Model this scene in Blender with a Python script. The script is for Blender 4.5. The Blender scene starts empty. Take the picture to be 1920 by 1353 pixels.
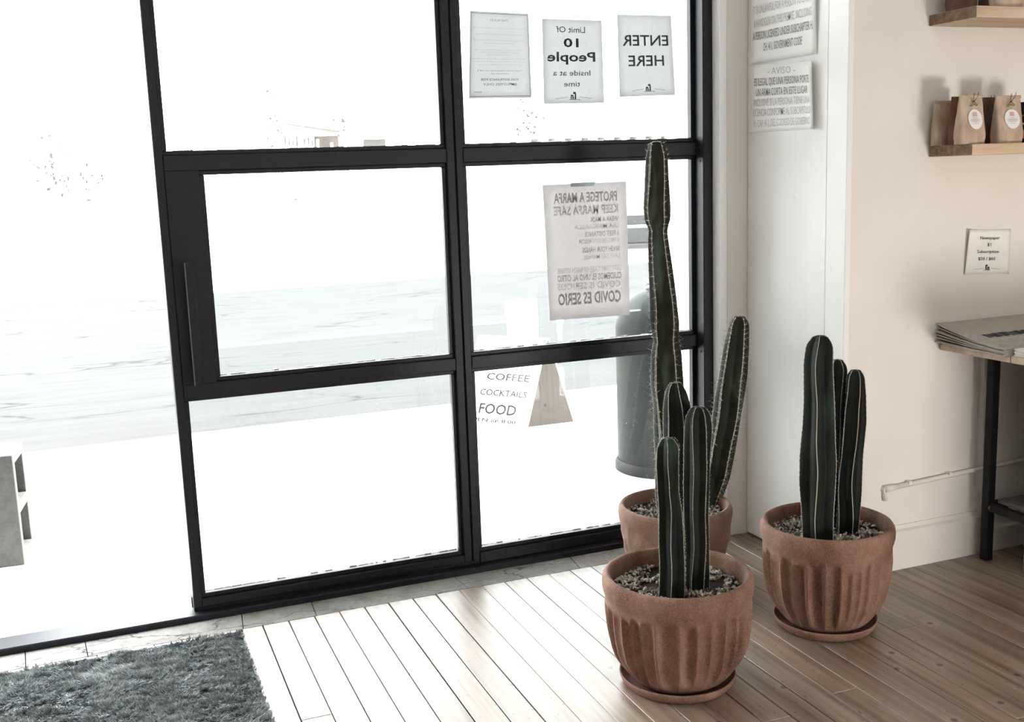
import bpy, bmesh, math, random
import numpy as np
from mathutils import Vector, Matrix, noise
random.seed(7); rng = np.random.default_rng(7)
S = bpy.context.scene; COL = S.collection

# ------------------------------------------------------------ camera, sky, lights, exposure
cd = bpy.data.cameras.new('camera'); cam = bpy.data.objects.new('camera', cd); COL.objects.link(cam)
YAW, PITCH, ROLL, FPX = 0.3671, 0.1715, -0.0358, 2016.36
fw = Vector((math.sin(YAW)*math.cos(PITCH), math.cos(YAW)*math.cos(PITCH), -math.sin(PITCH)))
r0 = Vector((math.cos(YAW), -math.sin(YAW), 0)); u0 = r0.cross(fw)
rr = math.cos(ROLL)*r0 + math.sin(ROLL)*u0; uu = -math.sin(ROLL)*r0 + math.cos(ROLL)*u0
m = Matrix((rr, uu, -fw)).transposed().to_4x4(); m.translation = (0, -3.1301, 1.25)
cam.matrix_world = m
cd.sensor_fit = 'HORIZONTAL'; cd.sensor_width = 36; cd.lens = 36*FPX/1920; cd.clip_start = .05; cd.clip_end = 400
S.camera = cam
SKY, SUN, LOWFILL, BACKFILL = 10.5, 22.0, 32.0, 20.0
w = bpy.data.worlds.new('world'); S.world = w; w.use_nodes = True
w.node_tree.nodes['Background'].inputs[0].default_value = (.94, .98, 1, 1)
w.node_tree.nodes['Background'].inputs[1].default_value = SKY
def light(name, kind, energy, loc, target, color, **kw):
    d = bpy.data.lights.new(name, kind); d.energy = energy; d.color = color
    for k, v in kw.items(): setattr(d, k, v)
    o = bpy.data.objects.new(name, d); COL.objects.link(o); o.location = loc
    o.rotation_euler = (Vector(target)-Vector(loc)).to_track_quat('-Z', 'Y').to_euler(); return o
light('sun', 'SUN', SUN, (6, 3, 8), (0, 3.1, 0), (1, .97, .93), angle=.02)
light('low_area_fill', 'AREA', LOWFILL, (2.72, -3.25, .24), (2.42, -.6, 1.0), (1, .96, .91), shape='RECTANGLE', size=.5, size_y=.42)  # added area lamp low inside the room, with no window behind it
light('rear_area_fill', 'AREA', BACKFILL, (1.3, -5.2, 2.0), (1.9, 0, .9), (1, .96, .92), shape='RECTANGLE', size=2.4, size_y=1.9)  # added broad fill lamp in front of the closed back wall
S.view_settings.view_transform = 'Standard'; S.view_settings.look = 'None'
S.view_settings.gamma = 1; S.view_settings.use_curve_mapping = False; S.view_settings.exposure = .35
S.cycles.use_denoising = True
S.cycles.max_bounces = 10; S.cycles.transparent_max_bounces = 16

# ------------------------------------------------------------ materials
MATS = {}
class NT:
    def __init__(s, name):
        s.m = bpy.data.materials.new(name); s.m.use_nodes = True; s.t = s.m.node_tree; s.t.nodes.clear()
        s.out = s.n('ShaderNodeOutputMaterial'); MATS[name] = s.m
    def n(s, typ, **kw):
        x = s.t.nodes.new(typ)
        for k, v in kw.items():
            if k.startswith('i_'):
                key = k[2:]; key = int(key) if key.isdigit() else key.replace('_', ' ')
                if isinstance(v, bpy.types.NodeSocket): s.t.links.new(v, x.inputs[key])
                else: x.inputs[key].default_value = v
            else: setattr(x, k, v)
        return x
    def l(s, a, b): s.t.links.new(a, b)
    def ramp(s, fac, stops):
        r = s.n('ShaderNodeValToRGB'); s.l(fac, r.inputs[0]); e = r.color_ramp.elements
        while len(e) < len(stops): e.new(.5)
        for k, (p, c) in enumerate(stops):
            e[k].position = p; e[k].color = (*c, 1) if len(c) == 3 else c
        return r.outputs[0]
    def mix(s, fac, a, b, mode='MIX'):
        x = s.n('ShaderNodeMix', data_type='RGBA', blend_type=mode)
        for i, v in ((0, fac), (6, a), (7, b)):
            if isinstance(v, bpy.types.NodeSocket): s.l(v, x.inputs[i])
            else: x.inputs[i].default_value = v if i == 0 else (*v, 1)
        return x.outputs[2]
    def coords(s, scale=(1, 1, 1), rnd=False, kind='Object'):
        tc = s.n('ShaderNodeTexCoord'); mp = s.n('ShaderNodeMapping', i_Vector=tc.outputs[kind], i_Scale=scale)
        if rnd:
            oi = s.n('ShaderNodeObjectInfo'); mu = s.n('ShaderNodeVectorMath', operation='SCALE', i_0=(37, 91, 53), i_Scale=oi.outputs['Random'])
            s.l(mu.outputs[0], mp.inputs['Location']); s.rand = oi.outputs['Random']
        return mp.outputs[0]
    def noise(s, vec, scale, detail=4, rough=.5):
        return s.n('ShaderNodeTexNoise', i_Vector=vec, i_Scale=scale, i_Detail=detail, i_Roughness=rough).outputs['Fac']
    def math(s, op, a, b=0.0, c=0.0):
        return s.n('ShaderNodeMath', operation=op, i_0=a, i_1=b, i_2=c).outputs[0]
    def bump(s, h, strength=.3, dist=.003):
        return s.n('ShaderNodeBump', i_Height=h, i_Strength=strength, i_Distance=dist).outputs[0]
    def bsdf(s, col, rough=.6, normal=None, spec=.5, metal=0, **kw):
        b = s.n('ShaderNodeBsdfPrincipled'); 
        for k, v in (('Base Color', col), ('Roughness', rough), ('Specular IOR Level', spec), ('Metallic', metal)):
            if isinstance(v, bpy.types.NodeSocket): s.l(v, b.inputs[k])
            else: b.inputs[k].default_value = (*v, 1) if k == 'Base Color' else v
        if normal: s.l(normal, b.inputs['Normal'])
        s.l(b.outputs[0], s.out.inputs[0]); return b

def simple(name, c, rough=.6, var=.12, scale=30, bump=.1, spec=.5, metal=0):
    t = NT(name); v = t.coords(); f = t.noise(v, scale)
    lo = tuple(x*(1-var) for x in c); hi = tuple(min(1, x*(1+var)) for x in c)
    t.bsdf(t.ramp(f, [(.3, lo), (.7, hi)]), rough, t.bump(f, bump, .002), spec, metal); return t.m
simple('steel', (.008, .009, .013), .45, .25, 60, .05, .3)
simple('steel_edge', (.03, .032, .036), .35, .25, 60, .05, .6)
simple('black_metal', (.006, .006, .007), .55, .2, 50, .1, .25)
simple('white_paint', (.88, .88, .87), .5, .02, 6, .15)
simple('old_white_paint', (.70, .66, .61), .5, .04, 8, .2)
simple('notice_sheet', (.90, .90, .89), .8, .02, 20, .05, .2)
simple('paper', (.76, .745, .70), .8, .03, 20, .05, .2)
simple('ink', (.03, .03, .032), .7, .1, 40, 0, .2)
simple('sign_ink', (.022, .022, .023), .8, .1, 40, 0, .1)
simple('grey_ink', (.30, .30, .31), .8, .1, 40, 0, .1)
simple('pale_ink', (.58, .57, .57), .8, .1, 60, 0, .1)
simple('faint_ink', (.68, .68, .67), .8, .05, 60, 0, .1)
simple('twine', (.10, .06, .035), .8, .3, 90, .2)
simple('label_paper', (.74, .70, .68), .6, .03, 20, .05, .3)
simple('pink_ink', (.62, .38, .34), .8, .1, 20, 0, .1)
simple('lavender_ink', (.42, .38, .44), .8, .1, 20, 0, .1)
simple('black_tin', (.010, .010, .012), .35, .2, 20, .05)
simple('cream_print', (.55, .50, .45), .6, .05, 20, .02)
simple('red_print', (.50, .10, .07), .5, .1, 20, .02)
simple('newsprint', (.42, .385, .345), .85, .06, 25, .1, .2)
simple('newsprint_white', (.75, .74, .73), .85, .05, 25, .1, .2)
simple('crate_wood', (.11, .104, .10), .7, .2, 20, .2)
simple('white_board', (.80, .80, .78), .5, .02, 10, .05)
simple('lot_gravel', (.55, .54, .52), .9, .1, 3, .2)
simple('house_paint', (.66, .65, .63), .8, .04, 3, .05)
simple('roof_sheet', (.60, .59, .58), .6, .05, 2, .05)
simple('dark_timber', (.045, .034, .028), .8, .3, 4, .2)
simple('shed_paint', (.040, .036, .035), .8, .08, 3, .05)
simple('leaf', (.022, .024, .018), .8, .4, 9, .2)
simple('bark', (.4, .36, .33), .9, .3, 9, .3)
simple('car_paint', (.75, .75, .75), .25, .01, 3, 0)
simple('car_black', (.011, .011, .012), .6, .2, 9, .05)
simple('tyre', (.02, .02, .02), .8, .2, 20, .1)
simple('tape', (.40, .50, .52), .6, .05, 30, .05)
simple('bollard_paint', (.008, .0096, .009), .55, .18, 9, .1, .15)
simple('soil', (.035, .028, .024), .95, .4, 120, .6, .1)
simple('felt_line', (.62, .60, .52), .8, .15, 90, .2, .1)
simple('spine', (.50, .46, .40), .6, .3, 60, 0, .3)

t = NT('wall_plaster'); v = t.coords(); f = t.noise(v, 3, 6); g = t.noise(v, 60, 3)
t.bsdf(t.ramp(f, [(.3, (.70, .655, .605)), (.7, (.76, .72, .672))]), .75, t.bump(t.math('ADD', f, t.math('MULTIPLY', g, .25)), .25, .004), .25)
t = NT('reveal_paint'); v = t.coords((1, 1, .25)); f = t.noise(v, 9, 6); h = t.noise(t.coords((1, 1, 1)), 14, 4)
spot = t.ramp(h, [(.70, (1, 1, 1)), (.78, (.72, .70, .67))])
t.bsdf(t.mix(1, t.ramp(f, [(.3, (.78, .775, .76)), (.7, (.82, .815, .80))]), spot, 'MULTIPLY'), .45, t.bump(f, .2, .003), .4)

t = NT('glass')
g = t.n('ShaderNodeBsdfGlossy', i_Roughness=.01, i_Color=(1, 1, 1, 1)); tr = t.n('ShaderNodeBsdfTransparent', i_Color=(.96, .975, .97, 1))
lw = t.n('ShaderNodeFresnel', i_IOR=1.45); mx = t.n('ShaderNodeMixShader', i_0=lw.outputs[0]); t.l(tr.outputs[0], mx.inputs[1]); t.l(g.outputs[0], mx.inputs[2])
v = t.coords(); vo = t.n('ShaderNodeTexVoronoi', i_Vector=v, i_Scale=38.0)
dots = t.math('LESS_THAN', vo.outputs['Distance'], .055); keep = t.math('GREATER_THAN', t.noise(v, 5, 3), .56)
df = t.n('ShaderNodeBsdfDiffuse', i_Color=(.8, .8, .8, 1)); m2 = t.n('ShaderNodeMixShader', i_0=t.math('MULTIPLY', t.math('MULTIPLY', dots, keep), .6))
t.l(mx.outputs[0], m2.inputs[1]); t.l(df.outputs[0], m2.inputs[2]); t.l(m2.outputs[0], t.out.inputs[0])

def translucent(name, c, k):
    t = NT(name); f = t.noise(t.coords(), 25, 4)
    col = t.ramp(f, [(.3, tuple(x*.95 for x in c)), (.7, c)])
    d = t.n('ShaderNodeBsdfDiffuse', i_Color=col); tl = t.n('ShaderNodeBsdfTranslucent', i_Color=col)
    mx = t.n('ShaderNodeMixShader', i_0=k); t.l(d.outputs[0], mx.inputs[1]); t.l(tl.outputs[0], mx.inputs[2]); t.l(mx.outputs[0], t.out.inputs[0])
translucent('window_paper', (.60, .60, .605), .61)
translucent('poster_paper', (.60, .575, .575), .6)
translucent('window_ink', (.06, .06, .065), .6)
translucent('window_ink_grey', (.22, .22, .23), .6)
translucent('window_ink_faint', (.43, .43, .44), .6)
translucent('poster_ink', (.455, .425, .425), .6)
translucent('poster_ink_pale', (.555, .52, .52), .6)

def wood(name, cols, stretch=(30, 1.4, 30), knots=True, rough=.42, spec=.5, kscale=(9, 2.6, 9), flat=False):
    t = NT(name); v = t.coords(stretch, True); rand = t.rand
    v2 = t.coords((1, 1, 1), True)
    f = t.noise(v, 1.0, 6, .6); fine = t.noise(t.coords(tuple(4*s for s in stretch), True), 1.0, 3)
    wv = t.n('ShaderNodeTexWave', wave_type='BANDS', bands_direction='X', i_Vector=t.coords(tuple(s*.35 for s in stretch), True), i_Scale=1.2, i_Distortion=7.0, i_Detail=2.0).outputs['Fac']
    g = t.math('ADD', t.math('MULTIPLY', f, .72), t.math('ADD', t.math('MULTIPLY', wv, .07), t.math('MULTIPLY', fine, .21)))
    c = t.ramp(g, [(.33, cols[0]), (.5, cols[1]), (.67, cols[2])])
    tint = t.ramp(rand, [(0, (.80, .78, .76)), (.5, (1, 1, 1)), (1, (1.0, .93, .86))])
    c = t.mix(1, c, tint, 'MULTIPLY')
    blot = t.ramp(t.noise(v2, 5, 4), [(.3, (.82, .80, .78)), (.6, (1, 1, 1))]); c = t.mix(.7, c, blot, 'MULTIPLY')
    if knots:
        dim = '2D' if flat else '3D'; rad = .05 if flat else .085
        vo = t.n('ShaderNodeTexVoronoi', voronoi_dimensions=dim, i_Vector=t.coords(kscale, True), i_Scale=1.0, i_Randomness=1.0)
        sel = t.math('GREATER_THAN', t.n('ShaderNodeSeparateColor', i_0=vo.outputs['Color']).outputs[0], .35)
        if flat:
            halo = t.math('MULTIPLY', t.ramp(vo.outputs['Distance'], [(.05, (1, 1, 1)), (.16, (0, 0, 0))]), sel); c = t.mix(t.math('MULTIPLY', halo, .35), c, cols[2])
        k = t.math('MULTIPLY', t.ramp(vo.outputs['Distance'], [(rad*.6, (1, 1, 1)), (rad, (0, 0, 0))]), sel)
        c = t.mix(t.math('MULTIPLY', k, .85), c, (.045, .028, .022))
        vo2 = t.n('ShaderNodeTexVoronoi', voronoi_dimensions=dim, i_Vector=t.coords((38, 26, 38), True), i_Scale=1.0)
        k2 = t.math('MULTIPLY', t.math('LESS_THAN', vo2.outputs['Distance'], .085), t.math('GREATER_THAN', t.n('ShaderNodeSeparateColor', i_0=vo2.outputs['Color']).outputs[1], .78))
        c = t.mix(t.math('MULTIPLY', k2, .75), c, (.04, .032, .03))
        if flat:
            sc = t.ramp(t.noise(t.coords((90, 3.5, 1), True), 1.0, 4, .6), [(.60, (1, 1, 1)), (.74, (.45, .40, .37))]); c = t.mix(.8, c, sc, 'MULTIPLY')
    t.bsdf(c, t.ramp(f, [(.3, (rough-.06,)*3), (.7, (rough+.1,)*3)]), t.bump(g, .22, .002), spec)
wood('floor_wood', [(.098, .066, .047), (.25, .184, .138), (.345, .272, .212)], (26, .9, 26), rough=.38, spec=.85, kscale=(5, 5, 5), flat=True)
wood('shelf_wood', [(.38, .27, .18), (.56, .43, .31), (.66, .53, .41)], (1.4, 30, 30), True, .6, .3, (3, 14, 14))
wood('shelf_end_wood', [(.13, .085, .06), (.24, .165, .12), (.34, .25, .19)], (2, 60, 60), False, .8, .2)
wood('table_wood', [(.42, .34, .26), (.58, .49, .40), (.68, .60, .51)], (1.4, 30, 30), True, .55, .35, (3, 14, 14))
wood('sign_wood', [(.075, .066, .059), (.09, .08, .073), (.10, .09, .082)], (30, 30, 2), True, .8, .2, (10, 10, 7))
simple('under_floor', (.02, .015, .012), .95, .3, 20, .2, .1)

t = NT('terracotta'); v = t.coords((1, 1, .55), True); f = t.noise(v, 9, 7, .6); g = t.noise(t.coords((1, 1, 1)), 260, 2)
c = t.ramp(f, [(.28, (.075, .034, .024)), (.42, (.15, .074, .050)), (.56, (.225, .122, .086)), (.74, (.34, .215, .165))])
c = t.mix(.22, c, t.ramp(g, [(.35, (.09, .045, .03)), (.65, (.38, .25, .19))]))
t.bsdf(c, .85, t.bump(t.math('ADD', t.math('MULTIPLY', f, .4), t.math('MULTIPLY', g, .35)), .35, .003), .25)
t = NT('terracotta_pale'); v = t.coords((1, 1, .8)); f = t.noise(v, 11, 7, .6); g = t.noise(t.coords((1, 1, 1)), 240, 2)
c = t.ramp(f, [(.28, (.19, .105, .078)), (.5, (.29, .175, .135)), (.74, (.38, .255, .205))])
c = t.mix(.2, c, t.ramp(g, [(.35, (.15, .08, .06)), (.65, (.42, .30, .25))]))
t.bsdf(c, .85, t.bump(t.math('ADD', t.math('MULTIPLY', f, .7), t.math('MULTIPLY', g, .3)), .6, .006), .25)

def cactus(name, dark, mid, bloom, line, w0):
    t = NT(name); a = t.n('ShaderNodeAttribute', attribute_name='rib'); v = t.coords()
    f = t.noise(v, 22, 5); c = t.ramp(f, [(.3, dark), (.7, mid)])
    bl = t.ramp(t.noise(t.coords((14, 14, 3)), 1.0, 3), [(.56, (0, 0, 0)), (.68, (1, 1, 1))])
    c = t.mix(t.math('MULTIPLY', bl, .6), c, bloom)
    edge = t.ramp(a.outputs['Fac'], [(w0, (0, 0, 0)), (w0+.06, (1, 1, 1))])
    c = t.mix(edge, c, line)
    t.bsdf(c, .6, t.bump(f, .15, .002), .13)
cactus('cactus_skin', (.004, .0056, .0037), (.0082, .0112, .0074), (.036, .054, .043), (.52, .48, .39), .93)
cactus('cactus_skin_spiny', (.010, .011, .0075), (.021, .0215, .015), (.065, .092, .075), (.44, .41, .33), .92)

t = NT('pebble'); v = t.coords(); vo = t.n('ShaderNodeTexVoronoi', i_Vector=v, i_Scale=85.0)
t.bsdf(t.ramp(t.n('ShaderNodeSeparateColor', i_0=vo.outputs['Color']).outputs[0], [(0, (.05, .04, .035)), (.35, (.22, .17, .14)), (.65, (.42, .36, .31)), (1, (.66, .62, .57))]), .8, None, .3)
t = NT('rug_pile'); v = t.coords(); f = t.noise(t.coords((16, 44, 1)), 1.0, 5, .65); g = t.noise(v, 210, 2)
c = t.ramp(f, [(.34, (.07, .082, .09)), (.5, (.30, .325, .33)), (.66, (.64, .66, .65))])
t.bsdf(t.mix(.4, c, t.ramp(g, [(.3, (.03, .04, .045)), (.7, (.62, .64, .63))])), .95, None, .1)
t = NT('rug_back'); f = t.noise(t.coords(), 40, 4); t.bsdf(t.ramp(f, [(.3, (.03, .04, .043)), (.7, (.10, .115, .115))]), .95, None, .1)

def concrete(name, lo, hi, crack=None, sc=5, stretch=(1, 1, 1), cs=(2, 9, 1)):
    t = NT(name); v = t.coords(stretch); f = t.noise(v, sc, 7, .6); g = t.noise(t.coords(), 90, 3)
    c = t.ramp(t.math('ADD', t.math('MULTIPLY', f, .7), t.math('MULTIPLY', g, .3)), [(.3, lo), (.7, hi)])
    if crack:
        tc = t.coords(cs); nz = t.n('ShaderNodeTexNoise', i_Vector=tc, i_Scale=1.5, i_Detail=5.0)
        vv = t.n('ShaderNodeVectorMath', operation='ADD', i_0=tc, i_1=t.n('ShaderNodeVectorMath', operation='SCALE', i_0=nz.outputs['Color'], i_Scale=.9).outputs[0]).outputs[0]
        vo = t.n('ShaderNodeTexVoronoi', feature='DISTANCE_TO_EDGE', i_Vector=vv, i_Scale=crack[0])
        k = t.math('MULTIPLY', t.ramp(vo.outputs[0], [(0, (1, 1, 1)), (crack[1], (0, 0, 0))]), t.ramp(t.noise(t.coords((.6, 1.5, 1)), 1.1, 3), [(.42, (0, 0, 0)), (.6, (1, 1, 1))]))
        c = t.mix(t.math('MULTIPLY', k, crack[3]), c, crack[2])
    t.bsdf(c, .9, t.bump(g, .3, .003), .03)
concrete('sidewalk_concrete', (.42, .42, .41), (.56, .56, .55), (1.0, .012, (.18, .18, .18), .5), 2, cs=(.7, 1.6, 1))
concrete('asphalt', (.037, .0375, .0375), (.048, .0485, .0485), (1.0, .02, (.019, .0195, .02), .9), 1.6, (1, 6, 1), cs=(.45, 1.5, 1))
concrete('strip_concrete', (.17, .166, .157), (.31, .303, .29), (1.0, .03, (.03, .028, .026), .85), 14, cs=(5, 14, 1))
concrete('block_concrete', (.06, .06, .057), (.11, .108, .104), None, 18)
t = NT('kraft'); v = t.coords((1, 1, .5), True); f = t.noise(v, 40, 5)
t.bsdf(t.ramp(f, [(.3, (.38, .28, .205)), (.7, (.52, .405, .31))]), .8, t.bump(f, .5, .004), .2)
t = NT('brown_kraft'); v = t.coords((1, 1, .5), True); f = t.noise(v, 40, 5)
t.bsdf(t.ramp(f, [(.3, (.115, .06, .045)), (.7, (.19, .105, .08))]), .8, t.bump(f, .5, .004), .2)
t = NT('dark_label'); f = t.noise(t.coords(), 30, 3); t.bsdf(t.ramp(f, [(.3, (.12, .08, .07)), (.7, (.16, .11, .095))]), .7, None, .2)
t = NT('windscreen'); f = t.noise(t.coords(), 3, 2); t.bsdf(t.ramp(f, [(.3, (.22, .22, .225)), (.7, (.28, .28, .285))]), .15, None, .5)

# ------------------------------------------------------------ mesh helpers
class MB:
    def __init__(s): s.v, s.f = [], []
    def add(s, vs, fs):
        b = len(s.v); s.v += [tuple(x) for x in vs]; s.f += [tuple(b+i for i in f) for f in fs]; return s
    def box(s, x0, x1, y0, y1, z0, z1, bev=0):
        if bev:
            b = bev; vs = []; 
            for z, d in ((z0, b), (z0+b, 0), (z1-b, 0), (z1, b)):
                xs0, xs1, ys0, ys1 = x0+d, x1-d, y0+d, y1-d
                vs += [(xs0+b, ys0, z), (xs1-b, ys0, z), (xs1, ys0+b, z), (xs1, ys1-b, z), (xs1-b, ys1, z), (xs0+b, ys1, z), (xs0, ys1-b, z), (xs0, ys0+b, z)]
            fs = [tuple(range(7, -1, -1)), tuple(range(24, 32))]
            for k in range(3):
                for i in range(8): fs.append((k*8+i, k*8+(i+1) % 8, k*8+8+(i+1) % 8, k*8+8+i))
            return s.add(vs, fs)
        return s.add([(x0, y0, z0), (x1, y0, z0), (x1, y1, z0), (x0, y1, z0), (x0, y0, z1), (x1, y0, z1), (x1, y1, z1), (x0, y1, z1)],
                     [(0, 3, 2, 1), (4, 5, 6, 7), (0, 1, 5, 4), (1, 2, 6, 5), (2, 3, 7, 6), (3, 0, 4, 7)])
    def hexa(s, p):   # 8 corners: bottom 4 ccw, top 4
        return s.add(p, [(0, 3, 2, 1), (4, 5, 6, 7), (0, 1, 5, 4), (1, 2, 6, 5), (2, 3, 7, 6), (3, 0, 4, 7)])
    def tube(s, pts, r, n=8, cap=True):
        pts = [Vector(p) for p in pts]; rs = r if isinstance(r, (list, tuple)) else [r]*len(pts)
        vs = []; nx = None
        for i, p in enumerate(pts):
            d = (pts[min(i+1, len(pts)-1)]-pts[max(i-1, 0)]).normalized()
            if nx is None: nx = d.orthogonal().normalized()
            nx = (nx-d*nx.dot(d)).normalized(); ny = d.cross(nx)
            vs += [p+(nx*math.cos(2*math.pi*k/n)+ny*math.sin(2*math.pi*k/n))*rs[i] for k in range(n)]
        fs = []
        for i in range(len(pts)-1):
            for k in range(n): fs.append((i*n+k, i*n+(k+1) % n, (i+1)*n+(k+1) % n, (i+1)*n+k))
        if cap: fs += [tuple(range(n-1, -1, -1)), tuple(range((len(pts)-1)*n, len(pts)*n))]
        return s.add(vs, fs)
    def lathe(s, prof, n=64, mod=None, cx=0, cy=0, close=True):
        vs = []
        for i, (r, z) in enumerate(prof):
            for k in range(n):
                a = 2*math.pi*k/n; q = r+(mod(a, z, i) if mod else 0)
                vs.append((cx+q*math.cos(a), cy+q*math.sin(a), z))
        fs = []
        for i in range(len(prof)-1):
            for k in range(n): fs.append((i*n+k, i*n+(k+1) % n, (i+1)*n+(k+1) % n, (i+1)*n+k))
        if close: fs += [tuple(range(n-1, -1, -1)), tuple(range((len(prof)-1)*n, len(prof)*n))]
        return s.add(vs, fs)
    def mesh(s, name, mat, smooth=False):
        me = bpy.data.meshes.new(name); me.from_pydata(s.v, [], s.f); me.update()
        me.materials.append(MATS[mat])
        if smooth: me.polygons.foreach_set('use_smooth', [True]*len(me.polygons))
        return me
    def build(s, name, mat, parent=None, smooth=False, loc=None):
        o = bpy.data.objects.new(name, s.mesh(name, mat, smooth)); COL.objects.link(o)
        if loc: o.location = loc
        if parent: o.parent = parent
        return o
def autosmooth(o, ang=35):
    me = o.data; bm = bmesh.new(); bm.from_mesh(me)
    for e in bm.edges: e.smooth = not (len(e.link_faces) == 2 and e.calc_face_angle(0) > math.radians(ang))
    for f in bm.faces: f.smooth = True
    bm.to_mesh(me); bm.free(); return o
def tag(o, label=None, cat=None, group=None, kind=None):
    for k, v in (('label', label), ('category', cat), ('group', group), ('kind', kind)):
        if v: o[k] = v
    return o
def empty(name, loc=(0, 0, 0), **kw):
    o = bpy.data.objects.new(name, None); COL.objects.link(o); o.location = loc; o.empty_display_size = .1; return tag(o, **kw)
def copy_tree(o, parent=None):
    c = o.copy(); COL.objects.link(c)
    if parent: c.parent = parent
    for ch in list(o.children): copy_tree(ch, c)
    return c

# ------------------------------------------------------------ lettering: font outline -> flat mesh mapped onto a quad
_fc = {}
def glyphs(text, bold=0.0, shear=0.0):
    key = (text, bold, shear)
    if key not in _fc:
        cu = bpy.data.curves.new('lettering', 'FONT'); cu.body = text; cu.size = 1; cu.resolution_u = 2; cu.offset = bold; cu.shear = shear
        cu.fill_mode = 'FRONT'
        o = bpy.data.objects.new('lettering', cu); COL.objects.link(o)
        bpy.context.view_layer.update(); dg = bpy.context.evaluated_depsgraph_get()
        me = bpy.data.meshes.new_from_object(o.evaluated_get(dg))
        vs = np.array([v.co[:2] for v in me.vertices]); fs = [tuple(p.vertices) for p in me.polygons]
        bpy.data.objects.remove(o); bpy.data.curves.remove(cu); bpy.data.meshes.remove(me)
        _fc[key] = (vs, fs)
    return _fc[key]
def write(mb, fn, text, sc, base, h, wid, bold=0, mirror=False, shear=0, nrm=.0006):
    """fn(s,t,off)->3D point; text centred at s=sc, baseline t=base, cap height h, width wid (all fractions)"""
    vs, fs = glyphs(text, bold, shear)
    x0, x1 = vs[:, 0].min(), vs[:, 0].max()
    s = (vs[:, 0]-(x0+x1)/2)/(x1-x0)*wid; tt = base+vs[:, 1]/.727*h
    if mirror: s = -s
    mb.add([fn(sc+a, b, nrm) for a, b in zip(s, tt)], [f[::-1] for f in fs] if mirror else fs)
def quadmap(TL, TR, BR, BL, facing, curl=None):
    TL, TR, BR, BL = map(Vector, (TL, TR, BR, BL)); N = Vector(facing)
    def fn(s, t, off=0):
        p = (BL*(1-s)+BR*s)*(1-t)+(TL*(1-s)+TR*s)*t
        if curl: p = p+N*curl(s, t)
        return p+N*off
    return fn
def sheet(fn, name, mat, parent, nx=8, nz=10, th=.0004):
    mb = MB(); vs = []
    for o in (0, -th):
        for j in range(nz+1):
            for i in range(nx+1): vs.append(fn(i/nx, j/nz, o))
    K = (nx+1)*(nz+1); fs = []
    for j in range(nz):
        for i in range(nx):
            a = j*(nx+1)+i; q = (a, a+1, a+nx+2, a+nx+1); fs.append(q); fs.append(tuple(K+k for k in q[::-1]))
    rim = [i for i in range(nx+1)]+[j*(nx+1)+nx for j in range(1, nz+1)]+[nz*(nx+1)+i for i in range(nx-1, -1, -1)]+[j*(nx+1) for j in range(nz-1, 0, -1)]
    for k in range(len(rim)): a, b = rim[k], rim[(k+1) % len(rim)]; fs.append((a, K+a, K+b, b))
    return mb.add(vs, fs).build(name, mat, parent, True)
def emblem(mb, fn, cs, cb, w, asp, mirror=False, nrm=.0006):
    """small tower-block mark between two flourishes"""
    sg = -1 if mirror else 1
    def poly(pts):
        vs = [fn(cs+sg*x*w, cb+y*w*asp, nrm) for x, y in pts]; k = tuple(range(len(vs))); mb.add(vs, [k[::-1] if mirror else k])
    poly([(-.07, 0), (-.03, 0), (-.03, .20), (-.07, .20)]); poly([(-.07, .20), (.02, .20), (.005, .28), (-.055, .28)])
    poly([(.0, 0), (.03, 0), (.03, .14), (.0, .14)]); poly([(.02, .10), (.08, .10), (.08, .17), (.02, .17)]); poly([(.055, 0), (.085, 0), (.085, .10), (.055, .10)])
    poly([(-.03, .03), (.0, .03), (.0, .055), (-.03, .055)]); poly([(.03, .04), (.055, .04), (.055, .06), (.03, .06)])
    poly([(-.12, -.035), (.12, -.03), (.12, -.005), (-.06, -.005)]); poly([(-.19, -.045), (-.14, -.045), (-.11, -.01), (-.15, -.015)])
    for sd in (-1, 1):
        pts = [(sd*x, .07-.06*((x-.16)/.34)**1.2+.012*math.sin(x*40)) for x in np.linspace(.16, .5, 9)]
        for a, b in zip(pts, pts[1:]):
            q = [(a[0], a[1]-.007), (b[0], b[1]-.007), (b[0], b[1]+.007), (a[0], a[1]+.007)]; poly(q if sd > 0 else q[::-1])

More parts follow.
